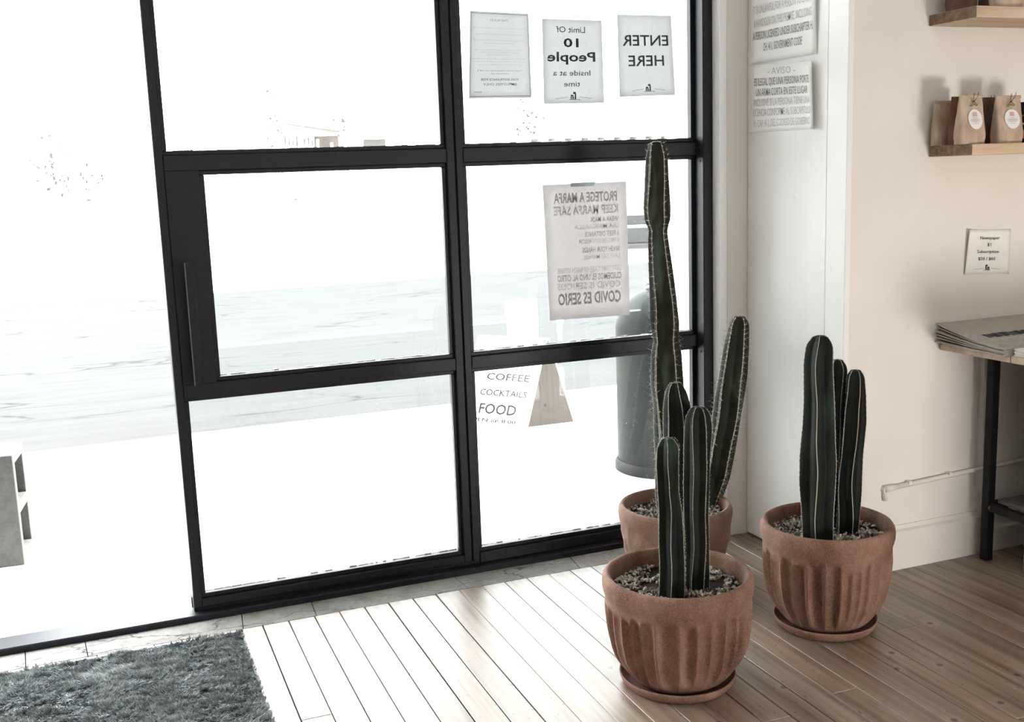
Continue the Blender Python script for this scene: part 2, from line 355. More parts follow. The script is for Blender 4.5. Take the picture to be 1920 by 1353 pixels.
# ------------------------------------------------------------ room shell
fl = MB().box(-2.6, 4.8, -5.5, -.137, -.12, -.022).build('floor', 'under_floor'); tag(fl, kind='structure')
MB().box(1.93, 4.8, -.137, .0, -.12, -.022).build('floor_base', 'under_floor', fl)
PW = .0745
edges = [.5035+PW*k for k in range(-22, 42)]
pi = 0
for k in range(len(edges)-1):
    a, b = edges[k], edges[k+1]
    gl = .0022 if k in (24, 26) else random.choice([.0005, .0007, .0010, .0015])
    if a > 3.75 or b < -1.1: continue
    y1 = -.137 if a < 1.9 else (-.083 if b < 2.03 else -.585)
    if a < 2.03 < b: y1 = -.083
    y = y1; first = True
    while y > -3.3:
        L = random.uniform(.35, 1.9) if first else random.uniform(1.0, 2.3); first = False
        ye = max(y-L, -3.4)
        dz = random.uniform(-.0009, .0004)
        hx, hy = (b-a)/2-gl, (y-ye)/2-.0007; c = .0012
        mb = MB().add([(-hx, -hy, -.022), (hx, -hy, -.022), (hx, hy, -.022), (-hx, hy, -.022), (-hx, -hy, -c), (hx, -hy, -c), (hx, hy, -c), (-hx, hy, -c),
                       (-hx+c, -hy+c*.5, 0), (hx-c, -hy+c*.5, 0), (hx-c, hy-c*.5, 0), (-hx+c, hy-c*.5, 0)],
                      [(0, 3, 2, 1), (0, 1, 5, 4), (1, 2, 6, 5), (2, 3, 7, 6), (3, 0, 4, 7), (4, 5, 9, 8), (5, 6, 10, 9), (6, 7, 11, 10), (7, 4, 8, 11), (8, 9, 10, 11)])
        mb.build('plank', 'floor_wood', fl, loc=((a+b)/2, (y+ye)/2, dz)); pi += 1
        y = ye
wf = MB()
wf.box(1.945, 2.036, -.08, .3, -.02, 2.35).box(2.036, 4.8, -.575, .3, -.02, 3.2).box(-2.6, 2.036, -.08, .3, 2.35, 3.2).box(-2.6, -1.25, -.08, .3, -.02, 2.35)
tag(wf.build('wall_front', 'wall_plaster'), kind='structure')
tag(MB().box(-2.75, -2.6, -5.6, .3, -.02, 3.2).build('wall_left', 'wall_plaster'), kind='structure')
tag(MB().box(4.8, 4.95, -5.6, .3, -.02, 3.2).build('wall_right', 'wall_plaster'), kind='structure')
tag(MB().box(-2.75, 4.95, -5.75, -5.6, -.02, 3.2).build('wall_back', 'wall_plaster'), kind='structure')
tag(MB().box(-2.75, 4.95, -5.75, .3, 3.2, 3.3).build('ceiling', 'white_paint'), kind='structure')
tag(MB().box(1.917, 1.945, -.0805, .28, 0, 2.35, .002).build('trim_1', 'white_paint'), kind='structure')             # plaster return beside the steel jamb
tag(MB().box(2.022, 2.036, -.490, -.082, .003, 2.6, .0015).build('trim_2', 'reveal_paint'), kind='structure')        # white reveal board
tag(MB().box(2.020, 2.040, -.582, -.4925, .003, 2.6, .002).build('trim_3', 'reveal_paint'), kind='structure')        # corner board
bb = MB().add([(2.041, -.592, 0), (2.041, -.575, 0), (2.041, -.575, .140), (2.041, -.580, .140), (2.041, -.583, .128), (2.041, -.592, .122),
               (4.75, -.592, 0), (4.75, -.575, 0), (4.75, -.575, .140), (4.75, -.580, .140), (4.75, -.583, .128), (4.75, -.592, .122)],
              [(5, 4, 3, 2, 1, 0), (6, 7, 8, 9, 10, 11)]+[(i, (i+1) % 6, 6+(i+1) % 6, 6+i) for i in range(6)])
tag(bb.build('baseboard_right', 'old_white_paint'), kind='structure')

# concrete strip in front of the sill, cracked into pieces
st = empty('trim_4', kind='structure')
cuts = [-1.2, -.62, -.27, -.115, .30, .51, .98, 1.36, 1.93]
jit = [random.uniform(-.012, .012) for _ in cuts]
for k, (a, b) in enumerate(zip(cuts, cuts[1:])):
    j1, j2 = jit[k], jit[k+1]
    g = .0012
    MB().hexa([(a+g, -.136, -.1), (b-g, -.136, -.1), (b-g+j2, -.028, -.1), (a+g+j1, -.028, -.1), (a+g, -.136, 0), (b-g, -.136, 0), (b-g+j2, -.028, .001), (a+g+j1, -.028, .001)]).build('slab', 'strip_concrete', st)

# ------------------------------------------------------------ steel glazed door and side light
sill = MB().box(-1.2, 1.917, -.030, .060, -.05, .020, .003).build('trim_5', 'steel'); tag(sill, kind='structure')     # threshold bar
def pane_unit(root, x0, x1, z0, z1, back=.045):
    """glazing beads + glass for the opening x0..x1, z0..z1 (frame front inner edges)"""
    b = .0125
    for q in ((x0, x1, z0, z0+b), (x0, x1, z1-b, z1), (x0, x0+b, z0+b, z1-b), (x1-b, x1, z0+b, z1-b)):
        MB().box(q[0], q[1], .014, .034, q[2], q[3], .0015).build('glazing_bead', 'steel', root)
    MB().box(x0+.003, x1-.003, .038, .043, z0+.003, z1-.003).build('pane', 'glass', root)
    mb = MB()      # worn putty line along the bottom and right of the glass
    x = x0+b
    while x < x1-b:
        L = random.uniform(.004, .03); h = random.uniform(.0006, .003)
        if random.random() < .75: mb.box(x, min(x+L, x1-b), .0345, .0375, z0+b-.002, z0+b+h)
        x += L*1.05
    mb.build('putty', 'old_white_paint', root)
Z = dict(A=1.334, B=1.2915, C=.6952, D=.6565, E=.055, F=.031, T=2.30)
d1 = empty('door_1', kind='structure')
def bar(root, name, x0, x1, z0, z1, y0=0.0, y1=.058, bev=.002): return MB().box(x0, x1, y0, y1, z0, z1, bev).build(name, 'steel', root)
bar(d1, 'stile', .1799, .2036, Z['F'], Z['T']); bar(d1, 'stile', 1.0174, 1.0425, Z['F'], Z['T'])
for z0, z1 in ((Z['F'], Z['E']), (Z['D'], Z['C']), (Z['B'], Z['A']), (Z['T']-.04, Z['T'])): bar(d1, 'rail', .2034, 1.0176, z0, z1, .0003)
bar(d1, 'lock_panel', .2030, .2973, Z['C']-.002, Z['B']+.002, .0004)
MB().box(1.040, 1.050, .010, .055, .0302, Z['T']).build('astragal', 'black_metal', d1)
pane_unit(d1, .2036, 1.0174, Z['E'], Z['D']); pane_unit(d1, .2973, 1.0174, Z['C'], Z['B']); pane_unit(d1, .2036, 1.0174, Z['A'], Z['T']-.04)
hd = MB().box(.2320, .2575, -.046, -.030, .696, 1.043, .0025).build('pull_handle', 'steel', d1); hd['label'] = 'dark steel bar pull handle'
for z in (.78, .965): MB().tube([(.2448, -.032, z), (.2448, .002, z)], .006, 10).build('handle_post', 'steel', d1)
MB().box(.1745, .1775, .012, .040, .030, .062, .0005).build('door_sweep_clip', 'black_metal', d1)
w1 = empty('window_1', kind='structure')
bar(w1, 'stile', 1.0475, 1.0705, .0306, Z['T'], .003)
for z0, z1 in ((.021, Z['E']), (Z['D'], Z['C']), (Z['B'], Z['A']), (Z['T']-.04, Z['T'])): bar(w1, 'rail', 1.0703, 1.8830, z0, z1, .0003)
bar(w1, 'jamb', 1.8800, 1.9168, .020, 2.34, -.040, .06)
MB().box(.1799, 1.0702, .006, .056, .0203, .0305).build('sill_gasket', 'black_metal', d1)
bar(w1, 'head_bar', -1.2, 1.8800, Z['T']+.003, 2.35, -.03, .06)
pane_unit(w1, 1.0705, 1.8800, Z['E'], Z['D']); pane_unit(w1, 1.0705, 1.8800, Z['C'], Z['B']); pane_unit(w1, 1.0705, 1.8800, Z['A'], Z['T']-.04)
for z in (1.272, 1.305, .640): MB().tube([(1.8785, -.020, z), (1.8825, -.020, z)], .0045, 12).build('screw', 'black_metal', w1)

# ------------------------------------------------------------ outside: pavement, road, lot
sw = MB().box(-9, 14, .06, 2.5, -.35, -.012).build('sidewalk', 'sidewalk_concrete'); tag(sw, kind='structure')
xs = [-8.9, -7.4, -5.9, -4.4, -2.9, -1.35, .615, 2.15, 3.65, 5.15, 6.65, 8.15, 9.65, 11.15]
for ya, yb in ((.063, 1.60), (1.605, 2.30), (2.304, 2.50)):
    for a, b in zip(xs, xs[1:]): MB().box(a+.0022, b-.0022, ya, yb, -.012, -.001 if yb < 2.4 else -.002).build('slab', 'sidewalk_concrete', sw)
tag(MB().box(-80, 120, 2.5, 10.9, -.4, -.10).build('road', 'asphalt'), kind='structure')
tag(MB().box(-160, 220, 10.9, 240, -.5, -.085).build('ground', 'lot_gravel'), kind='structure')

# ------------------------------------------------------------ potted cacti
def lerp_rows(rows, n):
    rows = rows[::-1]  # bottom to top
    a = np.array(rows); d = np.r_[0, np.cumsum(np.linalg.norm(np.diff(a[:, :3], axis=0), axis=1))]
    tt = np.linspace(0, d[-1], n); tt = np.sort(np.r_[tt, d[-1]-np.array([.002, .005, .009])])
    o = np.stack([np.interp(tt, d, a[:, k]) for k in range(4)], 1)
    for _ in range(2):
        s = o.copy(); s[1:-1] = .5*o[1:-1]+.25*(o[:-2]+o[2:]); s[-6:] = o[-6:]; o = s
    return o
def stem(parent, rows, ribs, phase, depth, mat, n=90, per=14, wob=.10, seed=0, fuzz=None, spines=None, extend=None):
    R = random.Random(seed)
    o = lerp_rows(rows, n)
    x_, y_, z_, r_ = o[-1]; o = np.vstack([o, [x_, y_, z_+.10*r_, r_*.74], [x_, y_, z_+.16*r_, r_*.45], [x_, y_, z_+.15*r_, r_*.2]])
    if extend is not None:     # carry the foot down into the soil
        o = np.vstack([[*(o[0, :2]), extend, o[0, 3]], o])
    n = len(o); N = ribs*per; vs = []; rib = []; ridge = [[] for _ in range(ribs)]
    w1, w2 = R.uniform(0, 6), R.uniform(0, 6)
    for i, (x, y, z, r) in enumerate(o):
        ph = phase+wob*math.sin(z*14+w1)+.5*wob*math.sin(z*31+w2)
        p0, p1 = o[max(i-1, 0), :3], o[min(i+1, n-1), :3]; d = Vector(p1-p0).normalized()
        ex = Vector((1, 0, 0)); ex = (ex-d*ex.dot(d)).normalized(); ey = d.cross(ex)
        top = (n-1-i)/max(1, n); dep = depth*(1 if top > .06 else .55+.45*top/.06)
        for k in range(N):
            a = 2*math.pi*k/N; tt = (k % per)/per; e = min(tt, 1-tt)*2
            q = (math.sqrt(e*e+.006)-.077)/(math.sqrt(1.006)-.077)
            rad = r*1.03*(1-dep*(q**.9)*(1-.18*q))
            if e == 0: rad *= 1+.012*math.sin(z*420+k)
            P = Vector((x, y, z))+(ex*math.cos(a+ph)+ey*math.sin(a+ph))*rad
            vs.append(P); rib.append(max(0, 1-e))
            if e == 0: ridge[k//per].append((P, (ex*math.cos(a+ph)+ey*math.sin(a+ph)), d))
    fs = []
    for i in range(n-1):
        for k in range(N): fs.append((i*N+k, i*N+(k+1) % N, (i+1)*N+(k+1) % N, (i+1)*N+k))
    tip = Vector(o[-1, :3])+Vector((0, 0, -.002)); 
    vs.append(tip); rib.append(.0); T = len(vs)-1
    for k in range(N): fs.append(((n-1)*N+k, (n-1)*N+(k+1) % N, T))
    fs.append(tuple(range(N-1, -1, -1)))
    mb = MB().add(vs, fs); ob = mb.build('stem', mat, parent, True)
    at = ob.data.attributes.new('rib', 'FLOAT', 'POINT'); at.data.foreach_set('value', rib)
    if fuzz:      # short pale bristles along every rib
        fb = MB()
        for rd in ridge:
            L = sum((rd[i+1][0]-rd[i][0]).length for i in range(len(rd)-1))
            for _ in range(int(L/.0016)):
                i = R.randrange(len(rd)-1); f = R.random(); P = rd[i][0].lerp(rd[i+1][0], f); nrm, d = rd[i][1], rd[i][2]; sd = nrm.cross(d)
                tipv = P+nrm*R.uniform(.4, 1)*fuzz+sd*R.uniform(-1, 1)*fuzz*.7+d*R.uniform(-.6, .6)*fuzz
                ww = .00035; fb.add([P-d*ww, P+d*ww, tipv], [(0, 1, 2)])
                if R.random() < .5: fb.add([P-sd*ww, P+sd*ww, tipv], [(0, 1, 2)])
        b = fb.build('rib_bristles', 'felt_line', ob); b['kind'] = 'stuff'
    if spines:
        sb = MB(); ab = MB()
        for rd in ridge:
            acc = 0; step = spines[0]
            for i in range(len(rd)-1):
                acc += (rd[i+1][0]-rd[i][0]).length
                if acc < step or rd[i][0].z < spines[2]: continue
                acc = 0; P, nrm, d = rd[i]; sd = nrm.cross(d)
                ab.tube([P-nrm*.002, P+nrm*.0009], [.0024, .0012], 6)
                low = max(0, 1-(P.z-.2)/1.1)
                for _ in range(R.choice([3, 4, 5, 6])):
                    L = R.uniform(.35, 1)*spines[1]*(.35+.75*low)
                    dr = (nrm*R.uniform(.2, 1)+sd*R.uniform(-1, 1)+d*R.uniform(-.6, .7)).normalized()
                    sb.tube([P, P+dr*L], [.00055, .00010], 3, False)
        b = sb.build('spines', 'spine', ob); b['kind'] = 'stuff'
        ab.build('areoles', 'felt_line', ob)['kind'] = 'stuff'
    return ob
def gravel(parent, cx, cy, z, r, n, seed, holes=(), white=1.0):
    R = random.Random(seed)
    so = MB().lathe([(r*1.0, z-.05), (r*1.0, z-.006), (r*.6, z-.002), (r*.01, z)], 40).build('soil', 'soil', parent, True, )
    so.location = (0, 0, 0)
    bm = bmesh.new(); bmesh.ops.create_icosphere(bm, subdivisions=1, radius=1)
    iv = [v.co.copy() for v in bm.verts]; fi = [tuple(v.index for v in f.verts) for f in bm.faces]; bm.free()
    mb = MB()
    for _ in range(n):
        a, q = R.uniform(0, 6.283), r*math.sqrt(R.random())*.97; px, py = q*math.cos(a), q*math.sin(a)
        if any((px-h[0])**2+(py-h[1])**2 < h[2]**2 for h in holes): continue
        if noise.noise(Vector((px*14+seed, py*14, 0))) < -.28: continue
        s = R.uniform(.0022, .0056); rot = Matrix.Rotation(R.uniform(0, 6), 3, Vector((R.random(), R.random(), R.random()+.1)).normalized())
        sc = Vector((s*R.uniform(.7, 1.4), s*R.uniform(.7, 1.3), s*R.uniform(.6, 1)))
        c = Vector((px, py, z+R.uniform(-.002, .006)))
        mb.add([c+rot @ Vector((v.x*sc.x, v.y*sc.y, v.z*sc.z)) for v in iv], fi)
    b = mb.build('gravel', 'pebble', parent, True); b['kind'] = 'stuff'
def fluted_pot(parent, H, Rr, seed):
    """heavy bowl pot: rounded rim band, carved flutes below it"""
    R = random.Random(seed); nf = 30; N = nf*10
    rnd = [R.uniform(.45, 1.1) for _ in range(nf)]; top = [R.uniform(-.012, .012) for _ in range(nf)]; bot = [R.uniform(-.03, .03) for _ in range(nf)]
    k = H/.282; s = Rr/.184
    pr = [(.084, 0), (.100, .005), (.114, .015), (.1265, .028), (.1365, .041), (.146, .055), (.1535, .068), (.1595, .080), (.166, .100), (.1705, .122), (.1735, .142), (.1755, .162), (.177, .184), (.1778, .204), (.1775, .220),
          (.1785, .228), (.1815, .238), (.1838, .250), (.184, .262), (.1825, .272), (.178, .279), (.172, .282), (.166, .2795), (.1625, .272), (.161, .255), (.159, .235), (.155, .19), (.15, .16)]
    prof = []
    for (a, za), (b, zb) in zip(pr, pr[1:]):
        m_ = 3 if za < .212 else 2
        for j in range(m_): prof.append(((a+(b-a)*j/m_)*s, (za+(zb-za)*j/m_)*k))
    prof.append((pr[-1][0]*s, pr[-1][1]*k)); out_n = sum(1 for q in prof if False)
    inner = next(i for i, (r, z) in enumerate(prof) if z >= .2815*k)
    def mod(a, z, i):
        if i >= inner: return 0
        f = a/(2*math.pi)*nf+.35*math.sin(a*3+seed)+.12*math.sin(a*7); j = int(f) % nf; e = f-math.floor(f)
        t1 = (.214+top[j])*k; b0 = (.018+max(0, bot[j]))*k
        amp = max(0, min(1, (t1-z)/(.022*k)))*max(0, min(1, (z-b0)/(.03*k)))
        ridge = 1-math.sin(math.pi*e)**.75
        return amp*rnd[j]*(-.015+.021*ridge**1.2)*s*min(1, .55+.45*z/(.1*k))+.0012*noise.noise(Vector((math.cos(a)*3+seed, math.sin(a)*3, z*16)))
    mb = MB().lathe(prof, N, mod, close=False)
    mb.add([(.084*s*math.cos(2*math.pi*q/40), .084*s*math.sin(2*math.pi*q/40), .0) for q in range(40)], [tuple(range(39, -1, -1))])
    return mb.build('pot', 'terracotta', parent, True)
def saucer(loc, r, label):
    mb = MB().lathe([(.002, .003), (r*.80, .003), (r*.86, .005), (r*.93, .016), (r*.962, .0255), (r*.985, .0285), (r, .0265), (r*.99, .020), (r*.955, .008), (r*.90, .0015), (r*.86, 0), (.002, 0)], 72,
                    lambda a, z, i: .001*noise.noise(Vector((math.cos(a)*2, math.sin(a)*2, r*50))), close=False)
    o = mb.build('plant_saucer', 'terracotta', None, True, loc); tag(o, label, 'saucer', 'terracotta saucers'); return o
def local(rows, c): return [(x-c[0], y-c[1], z-c[2], r) for x, y, z, r in rows]

fA = [(1.2058, -.985, .6317, .0162), (1.2078, -.985, .6148, .0283), (1.2037, -.985, .5704, .029), (1.2022, -.985, .5059, .028), (1.2094, -.985, .4527, .0307), (1.2139, -.985, .3994, .033), (1.216, -.985, .3328, .0332), (1.2143, -.985, .2487, .0341)]
fB = [(1.2785, -.9, .7415, .0139), (1.2776, -.9, .7232, .0249), (1.2802, -.9, .6861, .0323), (1.2827, -.9, .6329, .0354), (1.2843, -.9, .4986, .0372), (1.286, -.9, .3619, .0376), (1.286, -.9, .216, .0364)]
fC = [(1.3005, -.965, .6916, .016), (1.3005, -.965, .6748, .0277), (1.3003, -.965, .6422, .0321), (1.2962, -.965, .5772, .0315), (1.2942, -.965, .5114, .0316), (1.2929, -.965, .4315, .0296), (1.2953, -.965, .3503, .0290), (1.2936, -.965, .2248, .0290)]
rA = [(1.7267, -.86, .8102, .0199), (1.7271, -.86, .7906, .0349), (1.7255, -.86, .7418, .0392), (1.728, -.86, .6427, .0403), (1.7283, -.86, .5714, .043), (1.7247, -.86, .4854, .0483), (1.7231, -.86, .4275, .0476), (1.7285, -.86, .3536, .0436), (1.7317, -.86, .2569, .0404)]
rB = [(1.8443, -.78, .7257, .014), (1.8439, -.78, .7068, .0271), (1.8433, -.78, .6484, .0271), (1.8428, -.78, .5452, .0247), (1.8414, -.78, .3957, .0224), (1.8366, -.78, .2365, .0217)]
rC = [(1.8571, -.84, .7059, .013), (1.8558, -.84, .6902, .0235), (1.857, -.84, .6394, .027), (1.8553, -.84, .5667, .0306), (1.8485, -.84, .4792, .029), (1.843, -.84, .3759, .0318), (1.8362, -.84, .2413, .0293)]
tl = [(1.5698, -.29, 1.3259, .0221), (1.5712, -.29, 1.292, .0328), (1.5701, -.29, 1.2147, .0365), (1.5682, -.29, 1.1368, .0411), (1.5703, -.29, 1.0975, .0385), (1.5726, -.29, 1.0737, .0270), (1.5714, -.29, 1.0501, .0300), (1.5784, -.29, .9623, .0362), (1.5872, -.29, .8653, .041), (1.5916, -.29, .7839, .0449), (1.5947, -.29, .7346, .0385), (1.5943, -.29, .7018, .0469), (1.5959, -.29, .6024, .0518), (1.6016, -.29, .5351, .0493), (1.6077, -.29, .4164, .0515), (1.6091, -.29, .2968, .0471), (1.6098, -.29, .16, .0455)]
br = [(1.8826, -.25, .782, .0177), (1.8807, -.25, .7634, .0315), (1.87, -.25, .6876, .0404), (1.8592, -.25, .6027, .0454), (1.8434, -.25, .5179, .0475), (1.8294, -.25, .4324, .0455), (1.8134, -.25, .3466, .0436), (1.7973, -.25, .2781, .0436), (1.7752, -.25, .2103, .0370), (1.755, -.25, .15, .033)]

Cf = (1.256, -.937, .0042)
pf = empty('potted_cactus', Cf, label='three short dark cactus columns in the nearest fluted terracotta pot', cat='potted plant', group='potted cacti')
fluted_pot(pf, .279, .184, 3)
gravel(pf, 0, 0, .238, .158, 1500, 5, [(-.04, -.04, .02), (.03, .03, .02)])
stem(pf, local(fA, Cf), 6, .02, .36, 'cactus_skin', seed=1, fuzz=.0032, wob=.14)
stem(pf, local(fB, Cf), 6, .30, .36, 'cactus_skin', seed=2, fuzz=.0032)
stem(pf, local(fC, Cf), 6, .72, .34, 'cactus_skin', seed=3, fuzz=.0032)
saucer((1.253, -.937, 0), .143, 'terracotta saucer under the nearest fluted pot')
Cr = (1.788, -.819, .0042)
pr_ = empty('potted_cactus', Cr, label='three smooth dark cactus columns in the right fluted pot beside the white wall corner', cat='potted plant', group='potted cacti')
fluted_pot(pr_, .293, .177, 11)
gravel(pr_, 0, 0, .255, .152, 1500, 9, [(-.06, -.04, .03)])
stem(pr_, local(rA, Cr), 5, .157, .40, 'cactus_skin', seed=4, fuzz=.0024)
stem(pr_, local(rB, Cr), 5, .8, .36, 'cactus_skin', seed=5, fuzz=.0024)
stem(pr_, local(rC, Cr), 5, .62, .36, 'cactus_skin', seed=6, fuzz=.0024, wob=.14)
saucer((1.786, -.819, 0), .139, 'terracotta saucer under the right fluted pot')
Cb = (1.626, -.28, 0)
pb = empty('potted_cactus', Cb, label='tall spiny cactus with a curved side arm in a plain terracotta pot', cat='potted plant', group='potted cacti')
prof = [(.138, 0), (.146, .004), (.152, .03), (.159, .07), (.165, .11), (.171, .15), (.1755, .175), (.178, .195), (.1765, .209), (.172, .217), (.166, .2205), (.160, .218), (.157, .208), (.155, .18), (.15, .13)]
pp = []
for (a, za), (b, zb) in zip(prof, prof[1:]):
    for j in range(3): pp.append((a+(b-a)*j/3, za+(zb-za)*j/3))
pp.append(prof[-1])
def dents(a, z, i):
    p = Vector((math.cos(a)*2.2, math.sin(a)*2.2, z*9)); k = max(0, min(1, (.175-z)/.03)) if i < 27 else 0
    return k*(.0055*noise.noise(p*2.2)+.003*noise.noise(p*6))+.001*noise.noise(p)
mb = MB().lathe(pp, 160, dents, close=False); mb.add([(.138*math.cos(2*math.pi*q/40), .138*math.sin(2*math.pi*q/40), 0) for q in range(40)], [tuple(range(39, -1, -1))])
mb.build('pot', 'terracotta_pale', pb, True)
gravel(pb, 0, 0, .185, .154, 900, 21)
stem(pb, local(tl, Cb), 5, 1.06, .36, 'cactus_skin_spiny', n=170, seed=7, spines=(.0145, .030, .19), wob=.05)
stem(pb, local(br, Cb), 5, .30+math.pi*.62, .40, 'cactus_skin_spiny', n=90, seed=8, spines=(.0145, .026, .19), wob=.06)

# ------------------------------------------------------------ shaggy rug
rg = empty('shag_rug', (-.23, -.56, 0), label='grey shaggy rug on the floorboards in front of the open doorway', cat='rug')
RX, RY = .523, .40
MB().box(-RX+.004, RX-.004, -RY+.004, RY-.004, .0, .006, .002).build('backing', 'rug_back', rg)
nt = 13000; tx = rng.uniform(-RX, RX, nt); ty = rng.uniform(-RY, RY, nt)
bv = np.zeros((nt*9*3, 3)); q = 0
lean = np.array([[noise.noise(Vector((x*9, y*9, 1))), noise.noise(Vector((x*9, y*9, 7)))-.35, noise.noise(Vector((x*22, y*60, 3)))] for x, y in zip(tx, ty)])
for b in range(9):
    jit = rng.normal(0, .0026, (nt, 2)); h = .014+.014*lean[:, 2]+rng.normal(0, .0022, nt); d = rng.normal(0, .006, (nt, 2)); ang = rng.uniform(0, 6.283, nt); ww = .0015
    bx, by = np.clip(tx+jit[:, 0], -RX, RX), np.clip(ty+jit[:, 1], -RY, RY); ca, sa = np.cos(ang)*ww, np.sin(ang)*ww
    base = b*nt*3
    bv[base:base+nt*3:3] = np.stack([bx-ca, by-sa, np.full(nt, .005)], 1)
    bv[base+1:base+nt*3:3] = np.stack([bx+ca, by+sa, np.full(nt, .005)], 1)
    bv[base+2:base+nt*3:3] = np.stack([np.clip(bx+d[:, 0]+lean[:, 0]*.022, -RX-.004, RX+.002), np.clip(by+d[:, 1]+lean[:, 1]*.022, -RY-.004, RY+.003), np.maximum(h, .0065)], 1)
me = bpy.data.meshes.new('pile'); nv = len(bv); me.vertices.add(nv); me.vertices.foreach_set('co', bv.ravel().astype('f'))
me.loops.add(nv); me.loops.foreach_set('vertex_index', np.arange(nv, dtype='i')); me.polygons.add(nv//3); me.polygons.foreach_set('loop_start', np.arange(0, nv, 3, dtype='i'))
me.update(calc_edges=True); me.materials.append(MATS['rug_pile'])
po = bpy.data.objects.new('pile', me); COL.objects.link(po); po.parent = rg; po['kind'] = 'stuff'

def lines(root, fn, mat, items, mirror=True, nrm=.0006, name='lettering'):
    for it in items:
        tx_, c_, b_, h_, w_, bd = it[:6]; mb = MB(); write(mb, fn, tx_, c_, b_, h_, w_, bd, mirror, it[6] if len(it) > 6 else 0, nrm); mb.build(name, mat, root)
# ------------------------------------------------------------ papers on the glass (print faces the street, read mirrored)
K = 1.0045
def onglass(q): return [(x*K, .0345, 1.25+(z-1.25)*K) for x, z in q]
def notice(q, label, mat='window_paper', name='paper_notice'):
    P = onglass(q); root = empty(name, P[3], label=label, cat='notice', group='printed sheets taped to the glass')
    o = Vector(P[3]); loc = [Vector(p)-o for p in P]
    fn = quadmap(*loc, (0, -1, 0)); sheet(fn, 'sheet', mat, root); return root, fn
n1, f1 = notice([(1.117, 1.736), (1.306, 1.731), (1.308, 1.481), (1.102, 1.48)], 'white sheet of fine print with a thin border, left on the upper glass')
lines(n1, f1, 'window_ink_grey', [('THE RULES', .49, .892, .026, .31, 0)], name='heading')
lines(n1, f1, 'window_ink_faint', [(a, .48, b, .017, c, 0) for a, b, c in (('Please respect distance when interacting with our staff', .808, .86), ('Restrooms are not available to the public', .735, .76), ('Please give names at the front door or arrive &', .667, .84), ('time of appointments for two', .632, .52),
                 ('Childcare needs to available in the back yard', .555, .80), ('Keep a 6 foot distance from the others', .527, .64), ('wait in number of four', .499, .42),
                 ('And wait inside please as talking to the staff bar', .452, .86), ('or by the ordering through the window', .420, .83), ('as the next seat is available thank you', .385, .70))])
lines(n1, f1, 'window_ink_grey', [('Thank you for helping keep our staff &', .49, .315, .019, .73, 0), ('community safe.', .49, .280, .019, .31, 0), ('THIS ENTRANCE FOR', .49, .205, .028, .62, .012), ('EMPLOYEES ONLY', .49, .150, .028, .53, .012), ('Sentinel', .14, .068, .018, .13, .02, .4)])
mb = MB()
for a, b, c, d in ((.02, .98, .975, .981), (.02, .98, .022, .028), (.02, .026, .028, .975), (.974, .98, .028, .975)):
    mb.add([f1(a, c, .0005), f1(b, c, .0005), f1(b, d, .0005), f1(a, d, .0005)], [(0, 1, 2, 3)])
mb.build('border', 'window_ink_grey', n1)
n2, f2 = notice([(1.35, 1.717), (1.553, 1.715), (1.556, 1.463), (1.348, 1.462)], 'white sheet reading Limit Of 10 People, between two other sheets on the upper glass')
lines(n2, f2, 'window_ink', [(a, .47, b, c, d, e) for a, b, c, d, e in (('Limit Of', .845, .075, .48, .004), ('10', .675, .105, .25, .022), ('People', .505, .115, .80, .022), ('Inside at a', .335, .067, .62, .004), ('time', .205, .065, .27, .006))])
mb = MB(); emblem(mb, f2, .49, .055, .60, .50, True); mb.build('emblem', 'window_ink', n2)
n3, f3 = notice([(1.607, 1.734), (1.80, 1.734), (1.813, 1.486), (1.611, 1.481)], 'white sheet reading ENTER HERE, right on the upper glass')
lines(n3, f3, 'window_ink', [(a, .50, b, .135, c, .012) for a, b, c in (('ENTER', .625, .84), ('HERE', .375, .65))])
mb = MB(); emblem(mb, f3, .52, .065, .60, .50, True); mb.build('emblem', 'window_ink', n3)
n4, f4 = notice([(1.335, 1.214), (1.629, 1.215), (1.635, .78), (1.347, .784)], 'pinkish poster on health rules taped low beside the tall cactus', 'poster_paper', 'poster')
lines(n4, f4, 'poster_ink', (('PROTEGE A MARFA', .50, .865, .072, .76, .03), ('WEAR A MASK', .715, .715, .037, .35, .02), ('6 FEET DISTANCE', .68, .607, .038, .42, .02), ('WASH YOUR HANDS', .665, .490, .041, .46, .02), ('CUIDEMOS EL UNO AL OTRO', .51, .285, .049, .79, .02), ('COVID ES SERIO', .50, .110, .088, .78, .03)))
lines(n4, f4, 'poster_ink_pale', (('KEEP MARFA SAFE', .50, .775, .066, .78, .02), ('USA MASCARILLA', .62, .665, .036, .54, .01), ('6 PIES DE DISTANCIA', .64, .557, .034, .50, .01), ('LAVE LAS MANOS', .67, .440, .036, .45, .01), ("LET'S TAKE CARE OF EACH OTHER", .51, .345, .042, .78, .01), ('COVID IS SERIOUS', .5, .222, .05, .78, .01)), name='pale_lettering')
MB().add([f4(.33, .978, .0008), f4(.60, .978, .0008), f4(.63, 1.006, .0008), f4(.33, 1.006, .0008), f4(.33, .978, .0002), f4(.60, .978, .0002), f4(.63, 1.006, .0002), f4(.33, 1.006, .0002)],
         [(0, 1, 2, 3), (7, 6, 5, 4), (0, 4, 5, 1), (1, 5, 6, 2), (2, 6, 7, 3), (3, 7, 4, 0)]).build('tape_strip', 'tape', n4)

